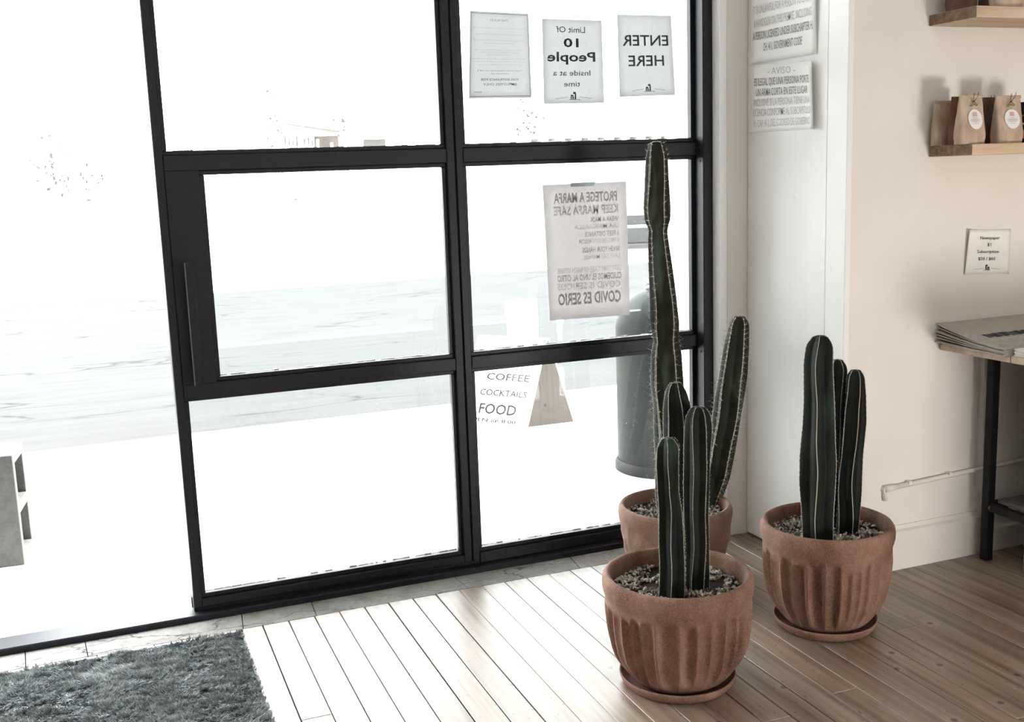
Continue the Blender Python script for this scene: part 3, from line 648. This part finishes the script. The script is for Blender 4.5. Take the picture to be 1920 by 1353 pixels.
# notices on the white reveal (face x = 2.022)
def reveal(q, curl, label):
    P = [Vector((2.0205, y, z)) for y, z in q]; o = P[3].copy(); root = empty('paper_notice', o, label=label, cat='notice', group='legal notices on the white reveal')
    fn = quadmap(*[p-o for p in P], (-1, 0, 0), curl); sheet(fn, 'sheet', 'notice_sheet', root, 12, 12); return root, fn
ca = lambda s, t: .010*max(0, (s-.80)/.2)**2*t+.006*max(0, (.25-t)/.25)**2*(1-s)
n5, f5 = reveal([(-.086, 1.795), (-.440, 1.795), (-.441, 1.565), (-.103, 1.573)], ca, 'upper white notice in English on the reveal, reading CH. 411 GOVERNMENT CODE')
lines(n5, f5, 'pale_ink', [('IT IS UNLAWFUL FOR A PERSON TO CARRY', .50, .665, .115, .86, .004), ('A HANDGUN ON THIS PREMISE, INCLUDING', .50, .485, .115, .86, .004)], False, .0012, 'pale_lettering')
lines(n5, f5, 'grey_ink', [('A PERSON LICENSED UNDER SUBCHAPTER H,', .50, .315, .110, .90, .008), ('CH. 411, GOVERNMENT CODE', .50, .145, .110, .58, .008)], False, .0012)
cb_ = lambda s, t: .014*max(0, (s-.75)/.25)**2+.008*max(0, (.2-t)/.2)**2*max(0, (.2-s)/.2)
n6, f6 = reveal([(-.097, 1.568), (-.434, 1.547), (-.445, 1.351), (-.101, 1.357)], cb_, 'lower white notice in Spanish on the reveal, headed AVISO')
lines(n6, f6, 'pale_ink', [('- AVISO -', .50, .845, .105, .42, .006), ('LICENCIA CONFORME AL SUBCAPITULO', .5, .235, .115, .90, .004), ('INCLUSIVE SI LA PERSONA TIENE UNA', .5, .385, .115, .88, .004), ('H, CAP. 411, DEL CODIGO DE GOBIERNO', .5, .075, .115, .87, .004)], False, .0012, 'pale_lettering')
lines(n6, f6, 'grey_ink', [('ES ILEGAL QUE UNA PERSONA PORTE', .5, .690, .115, .86, .006), ('UN ARMA CORTA EN ESTE LUGAR', .5, .535, .115, .80, .006)], False, .0012)

# price notice on the plaster wall
WY = -.575
P = [Vector((x, WY-.002, z)) for x, z in ((2.473, 1.037), (2.647, 1.029), (2.648, .891), (2.467, .902))]; o = P[3].copy()
n7 = empty('paper_notice', o, label='small cream price notice reading Newspaper $1, on the plaster wall above the table', cat='notice')
cc = lambda s, t: .012*max(0, (.35-s)/.35)**2*(.35+.65*t)
f7 = quadmap(*[p-o for p in P], (0, -1, 0), cc); sheet(f7, 'sheet', 'paper', n7, 14, 10)
lines(n7, f7, 'ink', [(a, b, c, d, e, .008) for a, b, c, d, e in (('Newspaper', .53, .78, .072, .44), ('$1', .52, .63, .072, .085), ('Subscription', .50, .475, .072, .49), ('$50 / $60', .48, .315, .070, .38))], False, .001)
mb = MB(); emblem(mb, f7, .50, .10, .56, .72, False, .001); mb.build('emblem', 'ink', n7)

# ------------------------------------------------------------ painted pipe along the wall
pi_ = empty('wall_pipe', (2.19, WY, .262), label='thin painted pipe running low along the plaster wall', cat='pipe')
o = Vector((2.19, WY, .262))
MB().tube([Vector((2.212, WY-.009, .2655))-o, Vector((2.6, WY-.009, .281))-o, Vector((4.7, WY-.009, .33))-o], .0075, 10).build('pipe', 'old_white_paint', pi_, True)
MB().tube([Vector((2.186, WY+.001, .262))-o, Vector((2.186, WY-.012, .262))-o], [.0125, .011], 14).build('end_box', 'old_white_paint', pi_)
MB().tube([Vector((2.182, WY-.009, .2645))-o, Vector((2.222, WY-.009, .266))-o], [.011, .0098], 12).build('elbow', 'old_white_paint', pi_, True)
MB().tube([Vector((2.186, WY-.007, .258))-o, Vector((2.187, WY-.007, .228))-o], [.009, .008], 12).build('stub', 'old_white_paint', pi_, True)
for x in (2.273, 2.43): MB().box(x-.006-o.x, x+.006-o.x, -.018, .001, .0015+.04*(x-2.21), .0155+.04*(x-2.21), .001).build('pipe_clip', 'old_white_paint', pi_)

# ------------------------------------------------------------ timber shelves
def shelf(z, x0, d, label):
    root = empty('wall_shelf', (x0, WY, z), label=label, cat='shelf', group='timber wall shelves')
    MB().box(.0015, 1.6, -d, -.001, -.031, 0, .0012).build('board', 'shelf_wood', root)
    MB().box(0, .0022, -d+.001, -.002, -.030, -.001).build('end_grain', 'shelf_end_wood', root)
    return root
shelf(1.2885, 2.320, .168, 'lower timber shelf on the plaster wall, holding paper bags and a tin')
shelf(1.659, 2.306, .180, 'upper timber shelf at the top right corner of the picture')

def bag(loc, h, wd, dp, mat, lab, label, rz=0, lean=0, twine=True, grp='paper coffee bags on the shelves'):
    root = empty('paper_bag', loc, label=label, cat='bag', group=grp); root.rotation_euler = (lean, 0, rz)
    mb = MB(); rows = 16; N = 24; vs = []
    for i in range(rows+1):
        t = i/rows; z = h*t; hw = wd/2*(1-.03*t+.02*math.sin(t*3.1)); hd = dp/2*max(.05, (1-max(0, (t-.18)/.82)**1.3*.95)) if t < .95 else dp*.03
        for k in range(N):
            a = 2*math.pi*k/N; ex = 5 if t > .1 else 4
            c, s_ = math.cos(a), math.sin(a); rr_ = (abs(c)**ex+abs(s_)**ex)**(-1/ex)
            px, py = hw*c*rr_, hd*s_*rr_
            px += .0012*noise.noise(Vector((px*40, py*60, z*45+h*90))); py += .0016*noise.noise(Vector((px*45+9, z*40, h*50)))
            vs.append((px, py, z))
    fs = [(i*N+k, i*N+(k+1) % N, (i+1)*N+(k+1) % N, (i+1)*N+k) for i in range(rows) for k in range(N)]
    fs += [tuple(range(N-1, -1, -1)), tuple(range(rows*N, rows*N+N))]
    autosmooth(mb.add(vs, fs).build('bag_body', mat, root), 50)
    yf = lambda z: -dp/2*max(.05, (1-max(0, (z/h-.18)/.82)**1.3*.95))-.0022
    MB().box(-wd/2*.99, wd/2*.99, -dp*.035-.0025, dp*.035, h*.93, h*.995, .001).build('folded_top', mat, root)
    # oval label following the front
    mb = MB(); n = 28; cz = h*.50; vs = [(0, yf(cz), cz)]
    for k in range(n):
        a = 2*math.pi*k/n; z = cz+h*.205*math.sin(a); vs.append((wd*.30*math.cos(a), yf(z)-.0003, z))
    vs2 = [(x, y+.0006, z) for x, y, z in vs]; M = n+1
    mb.add(vs+vs2, [(0, 1+k, 1+(k+1) % n) for k in range(n)]+[(M, M+1+(k+1) % n, M+1+k) for k in range(n)]+[(1+k, M+1+k, M+1+(k+1) % n, 1+(k+1) % n) for k in range(n)])
    lo = mb.build('label', 'label_paper' if lab else 'dark_label', root) if lab is not None else None
    if lab:
        def strip(x0, x1, z0, z1, mt, nm):
            q = [(x0, z0), (x1, z0), (x1, z1), (x0, z1)]; MB().add([(wd*x, yf(cz+h*z)-.0009, cz+h*z) for x, z in q], [(0, 1, 2, 3)]).build(nm, mt, lo)
        strip(-.09, .09, .06, .15, 'pink_ink', 'print_mark')
        for z, w_ in ((.022, .10), (-.01, .19), (-.03, .21), (-.055, .15), (-.09, .09)): strip(-w_, w_, z, z+.008, 'lavender_ink', 'print_line')
    if twine:
        mb = MB(); c = Vector((0, yf(h*.86)-.003, h*.86))
        for sx, L in ((-1, 1.0), (1, .85)):
            pts = [c+Vector((sx*wd*(.16*math.sin(t*math.pi))*L, -.003*math.sin(t*math.pi), -h*.16*math.sin(t*math.pi*.5)*L+(h*.10*L*t*t))) for t in np.linspace(0, 1, 9)]
            mb.tube(pts, .0009, 5)
        mb.tube([c, c+Vector((wd*.12, -.004, h*.10)), c+Vector((wd*.18, -.001, h*.19))], .0009, 5)
        mb.tube([c, c+Vector((-wd*.05, -.004, h*.09)), c+Vector((wd*.02, -.001, h*.17))], .0009, 5)
        mb.tube([c+Vector((-.003, 0, 0)), c+Vector((.003, -.001, .001))], .0022, 6)
        mb.build('twine_bow', 'twine', root)
    return root
bag((2.352, -.602, 1.289), .128, .085, .034, 'kraft', None, 'brown bag against the wall at the left end of the lower shelf', 0, 0, False)
bag((2.366, -.645, 1.289), .136, .068, .038, 'brown_kraft', 0, 'dark brown bag mostly hidden behind the left front kraft bag', 0)
bag((2.345, -.705, 1.289), .136, .086, .05, 'kraft', 1, 'left kraft bag with oval white label at the front of the lower shelf', .03)
bag((2.478, -.634, 1.289), .134, .075, .042, 'brown_kraft', 0, 'dark brown bag between and behind the two front kraft bags', .05)
bag((2.484, -.703, 1.289), .134, .090, .05, 'kraft', 1, 'right kraft bag with oval white label, next to the dark tin', -.04)
bag((2.36, -.640, 1.660), .14, .085, .05, 'brown_kraft', 0, 'brown bag at the left end of the upper shelf, only its foot showing', 0)
bag((2.452, -.712, 1.660), .14, .10, .05, 'kraft', 1, 'pale kraft bag on the upper shelf, only its foot showing', .1)
bag((2.478, -.640, 1.660), .14, .085, .042, 'brown_kraft', 0, 'brown bag behind the pale bag on the upper shelf', 0)
def tin(loc, label, h=.115, r=.034):
    root = empty('tin', loc, label=label, cat='tin', group='dark tins on the shelves')
    MB().lathe([(r*.96, 0), (r, .003), (r, h*.93), (r*.97, h*.95)], 36).build('can', 'black_tin', root, True)
    MB().lathe([(r*1.03, h*.93), (r*1.03, h*.985), (r*.98, h), (.002, h*1.0)], 36).build('lid', 'black_tin', root, True)
    for a, b, mt, nm in ((.10, .31, 'red_print', 'red_band'), (.44, .49, 'cream_print', 'cream_band'), (.655, .675, 'red_print', 'thin_band')):
        MB().lathe([(r+.0002, h*a), (r+.0006, h*a+.0004), (r+.0006, h*b-.0004), (r+.0002, h*b)], 36, close=False).build(nm, mt, root, True)
tin((2.572, -.700, 1.289), 'dark tin with a red band at the right end of the lower shelf')
tin((2.590, -.712, 1.660), 'dark tin on the upper shelf in the corner of the picture')

# ------------------------------------------------------------ newspaper table
tb = empty('table', (2.384, -.6, 0), label='narrow table with pale plank top and thin black metal legs against the wall', cat='table')
o = Vector((2.384, -.6, 0))
def tpart(name, mat, x0, x1, y0, y1, z0, z1, bev=.001): return MB().box(x0-o.x, x1-o.x, y0-o.y, y1-o.y, z0, z1, bev).build(name, mat, tb)
for y0, y1 in ((-.848, -.577), (-1.12, -.8505), (-1.42, -1.1225)): tpart('top_plank', 'table_wood', 2.384, 4.1, y0, y1, .676, .696, .0015)
for x, y in ((2.537, -.641), (2.537, -1.37), (3.95, -.641), (3.95, -1.37)): tpart('leg', 'black_metal', x-.014, x+.014, y-.014, y+.014, 0, .6765, .002)
for y in (-.641, -1.37):
    tpart('stretcher', 'black_metal', 2.553, 3.934, y-.012, y+.012, .163, .187); tpart('apron', 'black_metal', 2.553, 3.934, y-.012, y+.012, .652, .676)
for x in (2.537, 3.95):
    tpart('stretcher', 'black_metal', x-.012, x+.012, -1.354, -.657, .163, .187); tpart('apron', 'black_metal', x-.012, x+.012, -1.354, -.657, .652, .676)
MB().tube([Vector((2.537, -.660, .175))-o, Vector((2.537, -.652, .175))-o], .013, 12).build('weld', 'crate_wood', tb)
for y0, y1 in ((-.80, -.66), (-.945, -.803), (-1.09, -.948), (-1.22, -1.093), (-1.35, -1.223)): tpart('lower_shelf_plank', 'crate_wood', 2.556, 3.93, y0, y1, .1872, .200)
cr = empty('crate', (2.545, -1.32, 0), label='grey wooden crate under the table at the picture edge', cat='crate')
for z0, z1 in ((.004, .075), (.082, .152)):
    MB().box(0, .012, 0, .542, z0, z1, .001).build('slat', 'crate_wood', cr); MB().box(.388, .4, 0, .542, z0, z1, .001).build('slat', 'crate_wood', cr)
    MB().box(.012, .388, 0, .012, z0, z1, .001).build('slat', 'crate_wood', cr); MB().box(.012, .388, .53, .542, z0, z1, .001).build('slat', 'crate_wood', cr)
MB().box(.012, .388, .012, .53, .0, .010).build('bottom', 'crate_wood', cr)
for x, y in ((.013, .013), (.367, .013), (.013, .509), (.367, .509)): MB().box(x, x+.02, y, y+.02, .01, .152).build('corner_post', 'crate_wood', cr)

def newspaper(x0, x1, ys, zs, th, mat, label, grp, head=False):
    """folded paper: strip through (ys, zs) side profile, extruded along x, rounded fold at the near edge"""
    root = empty('newspaper', (x0, ys[0], zs[0]), label=label, cat='newspaper', group=grp)
    n = len(ys); vs = []
    for x in (0, x1-x0):
        for y, z in zip(ys, zs): vs.append((x, y-ys[0], z-zs[0]))
        for y, z in zip(ys, zs): vs.append((x, y-ys[0], z-zs[0]+th))
    M = 2*n; fs = []
    for i in range(n-1):
        fs += [(i, M+i, M+i+1, i+1), (n+i, n+i+1, M+n+i+1, M+n+i), (i, i+1, n+i+1, n+i), (M+i, M+n+i, M+n+i+1, M+i+1)]
    fs += [(0, n, M+n, M), (n-1, M+n-1, M+2*n-1, 2*n-1)]
    MB().add(vs, fs).build('pages', mat, root)
    if head:
        mb = MB(); R = random.Random(5)
        def P(s, q):   # s along x, q along profile
            f = q*(n-1); i = min(int(f), n-2); f -= i; return (s, ys[i]+(ys[i+1]-ys[i])*f-ys[0], zs[i]+(zs[i+1]-zs[i])*f-zs[0]+th+.0007)
        s = .06
        while s < (x1-x0)*.85:
            w_ = R.uniform(.004, .014); a, b = .44+R.uniform(-.01, .01), .56+R.uniform(-.01, .015)
            mb.add([P(s, b), P(s+w_, b), P(s+w_, a), P(s, a)], [(0, 1, 2, 3)]); s += w_+R.uniform(.0015, .004)
        mb.build('masthead', 'ink', root)
        mb = MB()
        for q in np.arange(.63, .93, .035):
            s = .04
            while s < (x1-x0)*.92:
                w_ = R.uniform(.02, .05); mb.add([P(s, q+.013), P(s+w_, q+.013), P(s+w_, q), P(s, q)], [(0, 1, 2, 3)]); s += w_+.006
        mb.build('print_columns', 'pale_ink', root)
    return root
bx = empty('box', (2.568, -1.33, .2), label='dark closed box on the lower shelf of the table, at the picture edge', cat='box')
MB().box(0, .62, 0, .53, 0, .42, .004).build('box_body', 'crate_wood', bx); MB().box(-.003, .623, -.003, .533, .35, .427, .004).build('box_lid', 'crate_wood', bx)
yy = np.linspace(-.578, -.846, 9)
where = ['lowest of the fanned stack by the wall', 'second from the bottom of the fanned stack by the wall', 'third from the bottom of the fanned stack by the wall', 'third from the top of the fanned stack by the wall', 'just under the top paper of the fanned stack by the wall', 'top of the fanned stack by the wall']
for i in range(6):
    rise = .006+.0072*i; zz = [.6966+.0036*i+rise*((y+.846)/.268)**1.6 for y in yy]
    newspaper(2.362+.004*((i*2) % 3), 2.72, list(yy), zz, .0031, 'newsprint', 'folded newspaper, '+where[i], 'newspapers in the fanned stack', i == 5)
yy2 = np.linspace(-.853, -1.10, 5)
where2 = ['lowest of the flat white stack at the picture edge', 'second from the bottom of the flat white stack at the picture edge', 'third from the bottom of the flat white stack at the picture edge', 'second from the top of the flat white stack at the picture edge', 'top of the flat white stack at the picture edge']
for i in range(5):
    newspaper(2.392+.003*(i % 2), 2.74, list(yy2), [.6966+.0042*i]*5, .0037, 'newsprint_white', 'folded newspaper, '+where2[i], 'newspapers in the flat white stack')

# ------------------------------------------------------------ things on the pavement
cbk = empty('cinder_block', (-.315, .745, -.001), label='grey concrete block with two hollow cells standing on end outside the doorway', cat='block')
# block on end: 0.2 (x, towards -x) x 0.19 deep (y) x 0.39 high; two cells run through in x
D, Hh, W = .20, .385, .42
def cb(x0, x1, y0, y1, z0, z1): return (x0, x1, y0, y1, z0, z1)
mb = MB()
cbk.rotation_euler = (0, 0, -math.radians(6))
y0, y1 = 0.0, .21; tw, tz = .032, .035
mb.box(-W, 0, y0, y0+tw, 0, Hh, .002).box(-W, 0, y1-tw, y1, 0, Hh, .002)
for z0, z1 in ((0, tz), (Hh/2-tz/2, Hh/2+tz/2), (Hh-tz, Hh)): mb.box(-W, 0, y0+tw-.002, y1-tw+.002, z0, z1, .001)
mb.build('block_body', 'block_concrete', cbk)
MB().box(-W+.01, -W*.5, y0+tw, y1-tw, tz, Hh/2-tz/2).build('inner_web', 'block_concrete', cbk); MB().box(-W+.01, -W*.5, y0+tw, y1-tw, Hh/2+tz/2, Hh-tz).build('inner_web', 'block_concrete', cbk)

bo = empty('bollard', (2.19, .80, -.001), label='thick dark grey domed bollard on the pavement behind the tall cactus', cat='bollard')
br_ = .195
prof = [(br_*1.0, 0), (br_, .005), (br_, .60)]+[(br_*math.cos(a), .60+.172*math.sin(a)) for a in np.linspace(.12, 1.46, 12)]+[(.004, .772)]
MB().lathe(prof, 56).build('post', 'bollard_paint', bo, True)
MB().lathe([(br_*.34, .752), (br_*.35, .764), (br_*.30, .772), (.004, .777)], 32).build('cap', 'bollard_paint', bo, True)
MB().lathe([(br_+.012, 0), (br_+.012, .03), (br_+.002, .045)], 48, close=False).build('collar', 'bollard_paint', bo, True)

A = math.radians(50); dv = Vector((-math.cos(A), math.sin(A), 0)); P0 = Vector((1.953, 1.757, -.001)); P1 = Vector((2.202, 1.752, -.001)); T = Vector((2.075, 1.757, .436)); LN = .40
sb = empty('sandwich_board', P0, label='low white sandwich board with a bare wood end, lettered COFFEE COCKTAILS FOOD', cat='sign')
def slab4(a, b, c, d, th, n): n = n.normalized()*th; return MB().hexa([a, b, c, d, a+n, b+n, c+n, d+n])
z0 = Vector((0, 0, 0)); q1 = P1-P0; qt = T-P0
nl = dv.cross(qt).normalized();  nl = nl if nl.x < 0 else -nl
slab4(z0, dv*LN, dv*LN+qt, qt, .012, nl).build('left_board', 'white_board', sb)
nr = dv.cross(qt-q1).normalized(); nr = nr if nr.x > 0 else -nr
slab4(q1, q1+dv*LN, qt+dv*LN, qt, .012, nr).build('right_board', 'white_board', sb)
MB().add([z0, q1, qt, Vector((0, .012, 0)), q1+Vector((0, .012, 0)), qt+Vector((0, .012, 0))], [(0, 1, 2), (5, 4, 3), (0, 3, 4, 1), (1, 4, 5, 2), (2, 5, 3, 0)]).build('wood_end', 'sign_wood', sb)
off = nl*.0125
def fs_(s, t, n_): return dv*LN*(1-s)+qt*t+off+nl*n_
lines(sb, fs_, 'sign_ink', [(a, b, c, d, e, .018) for a, b, c, d, e in (('COFFEE', .58, .505, .080, .62), ('COCKTAILS', .56, .325, .072, .68), ('FOOD', .53, .115, .120, .54), ('OPEN @ 8:00', .47, .020, .042, .72))], False)

# ------------------------------------------------------------ across the road, almost lost in the glare
def house(name, x, y, w_, d_, h_, rh, label, wall='house_paint', roof='roof_sheet', cat='house', gable='front'):
    root = empty(name, (x, y, -.085), label=label, cat=cat)
    MB().box(-w_/2, w_/2, 0, d_, 0, h_).build('walls', wall, root)
    ov = .25
    if gable == 'front':
        for sx in (-1, 1):
            a, b = Vector((0, -ov, h_+rh)), Vector((sx*(w_/2+ov), -ov, h_-.1)); n_ = Vector((0, d_+2*ov, 0)); th = Vector((0, 0, .08))
            p = [b, a, a+n_, b+n_] if sx < 0 else [a, b, b+n_, a+n_]
            MB().hexa(p+[v_+th for v_ in p]).build('roof_slope', roof, root)
        MB().add([(-w_/2, 0, h_), (w_/2, 0, h_), (0, 0, h_+rh), (-w_/2, .1, h_), (w_/2, .1, h_), (0, .1, h_+rh)], [(0, 1, 2), (5, 4, 3), (0, 3, 4, 1), (1, 4, 5, 2), (2, 5, 3, 0)]).build('gable', wall, root)
    else:
        for sy in (0, 1):
            a, b = Vector((-w_/2-ov, d_/2, h_+rh)), Vector((-w_/2-ov, -ov if sy == 0 else d_+ov, h_-.1)); n_ = Vector((w_+2*ov, 0, 0)); th = Vector((0, 0, .08))
            p = [b, b+n_, a+n_, a] if sy == 0 else [a, a+n_, b+n_, b]
            MB().hexa(p+[v_+th for v_ in p]).build('roof_slope', roof, root)
        for sx in (-1, 1):
            x = sx*w_/2; MB().add([(x, 0, h_), (x, d_, h_), (x, d_/2, h_+rh-.02), (x-.1*sx, 0, h_), (x-.1*sx, d_, h_), (x-.1*sx, d_/2, h_+rh-.02)], [(0, 1, 2), (5, 4, 3), (0, 3, 4, 1), (1, 4, 5, 2), (2, 5, 3, 0)]).build('gable', wall, root)
    return root
h1 = house('house', 2.2, 30, 2.9, 5, 2.15, .45, 'pale gabled house across the road beyond the open doorway')
for x in (-.8, .5): MB().box(x, x+.5, -.03, .02, .9, 1.6).build('window', 'windscreen', h1)
h2 = house('building', 16.6, 30, 5.9, 8, 2.6, .75, 'long low pale building with an eaves line behind the three notices', gable='side')
for k in range(10): MB().box(-2.9+k*.6, -2.8+k*.6, -.3, .0, 2.36, 2.44).build('rafter_end', 'dark_timber', h2)
for x in (-1.2, 1.4): MB().box(x, x+.8, -.03, .02, .9, 1.9).build('window', 'windscreen', h2)
pc = empty('porch', (5.2, 28, -.085), label='dark timber porch across the road seen through the upper left pane', cat='porch')
for k, x in enumerate((0, .55, 1.05, 1.45, 1.75)): MB().box(x, x+.07, 0, .09, 0, 2.72-.1*k, .005).build('post', 'house_paint', pc)
MB().hexa([Vector(q) for q in ((.2, -.2, 2.93), (1.75, -.2, 2.70), (1.75, 1.4, 2.70), (.2, 1.4, 2.93), (.2, -.2, 2.96), (1.75, -.2, 2.73), (1.75, 1.4, 2.73), (.2, 1.4, 2.96))]).build('roof', 'dark_timber', pc)
MB().box(1.05, 1.75, .3, .36, 2.25, 2.62, .01).build('opening', 'dark_timber', pc)
for k in range(9): MB().box(.05+k*.11, .09+k*.11, .1, .14, 2.36+random.uniform(-.03, .05), 2.5+random.uniform(0, .12), .003).build('slat', 'dark_timber', pc)
sh = house('shed', 7.42, 26, .62, 1.6, 2.50, .14, 'small shed with a greyish top right of the timber porch across the road', 'house_paint', 'roof_sheet', 'shed', 'side')
MB().box(-.30, .30, -.03, .01, 2.22, 2.50).build('fascia_panel', 'shed_paint', sh)
def bush(x, y, h_, r, n, label, seed, trunk=True):
    R = random.Random(seed); root = empty('bush', (x, y, -.085), label=label, cat='bush', group='sparse bushes across the road')
    mb = MB()
    for k in range(4):
        a = R.uniform(0, 6.28); p = Vector((0, 0, 0)); pts = [p]
        for s in range(4): p = p+Vector((math.cos(a)*r*.22+R.uniform(-.05, .05), math.sin(a)*r*.2, h_*.2)); pts.append(p)
        mb.tube(pts, [.05, .04, .03, .02, .01], 6)
    mb.build('branches', 'bark', root)
    mb = MB()
    for _ in range(n):
        c = Vector((R.gauss(0, r*.5), R.gauss(0, r*.4), h_*.78+R.gauss(0, h_*.15))); s = R.uniform(.03, .075)
        a, b = Vector((R.uniform(-1, 1), R.uniform(-1, 1), R.uniform(-1, 1))).normalized()*s, Vector((R.uniform(-1, 1), R.uniform(-1, 1), R.uniform(-1, 1))).normalized()*s
        mb.add([c-a, c+b, c+a, c-b], [(0, 1, 2, 3)])
    mb.build('foliage', 'leaf', root)['kind'] = 'stuff'
bush(-.86, 29.0, 2.5, .4, 60, 'sparse bush across the road at the far left of the doorway', 1)
bush(.0, 30.0, 2.0, .7, 50, 'low bush across the road left of the gabled house', 2)
bush(5.05, 27.5, 3.6, .35, 40, 'thin sapling beside the dark timber porch', 3)
bush(13.2, 29.0, 3.7, .5, 90, 'bush between the two left notices on the glass', 4)
bush(7.6, 31.0, 3.1, .4, 60, 'bush behind the right end of the timber porch', 5)

car = empty('car', (8.75, 13.25, -.085), label='white car parked nose-on across the road, beside the poster', cat='car')
car.rotation_euler = (0, 0, -math.radians(27))
def cs(y, w_, zb, zt, wt): return [(-w_, y, zb), (w_, y, zb), (w_*1.02, y, zb+(zt-zb)*.55), (wt, y, zt), (-wt, y, zt), (-w_*1.02, y, zb+(zt-zb)*.55)]
secs = [cs(0, .82, .42, .72, .78), cs(.12, .88, .28, .86, .82), cs(.5, .90, .24, .93, .80), cs(1.15, .90, .24, 1.0, .78), cs(1.75, .90, .24, 1.46, .62), cs(2.4, .90, .24, 1.52, .62), cs(3.4, .90, .24, 1.48, .62), cs(4.1, .90, .26, 1.02, .76), cs(4.4, .84, .40, .92, .74)]
mb = MB().add([v_ for s in secs for v_ in s], [(i*6+k, i*6+(k+1) % 6, i*6+6+(k+1) % 6, i*6+6+k) for i in range(len(secs)-1) for k in range(6)]+[tuple(range(5, -1, -1)), tuple(range((len(secs)-1)*6, len(secs)*6))])
mb.build('body', 'car_paint', car)
MB().box(-.86, .86, -.07, .12, .10, .36, .03).build('bumper', 'car_black', car); MB().box(-.40, .40, -.03, .05, .42, .58, .01).build('grille', 'car_black', car)
for sx in (-1, 1):
    MB().box(sx*.68-.13, sx*.68+.13, -.02, .12, .52, .64, .02).build('headlight', 'windscreen', car)
    for y in (.85, 3.55):
        wh = MB().tube([(sx*.74, y, .31), (sx*.92, y, .31)], .31, 24).build('wheel', 'tyre', car, False)
        MB().tube([(sx*.915, y, .31), (sx*.93, y, .31)], .18, 16).build('hubcap', 'house_paint', wh)
MB().hexa([Vector(q) for q in ((-.70, 1.22, 1.03), (.70, 1.22, 1.03), (.58, 1.70, 1.43), (-.58, 1.70, 1.43), (-.70, 1.20, 1.05), (.70, 1.20, 1.05), (.58, 1.68, 1.45), (-.58, 1.68, 1.45))]).build('windscreen', 'windscreen', car)

bpy.context.view_layer.update()
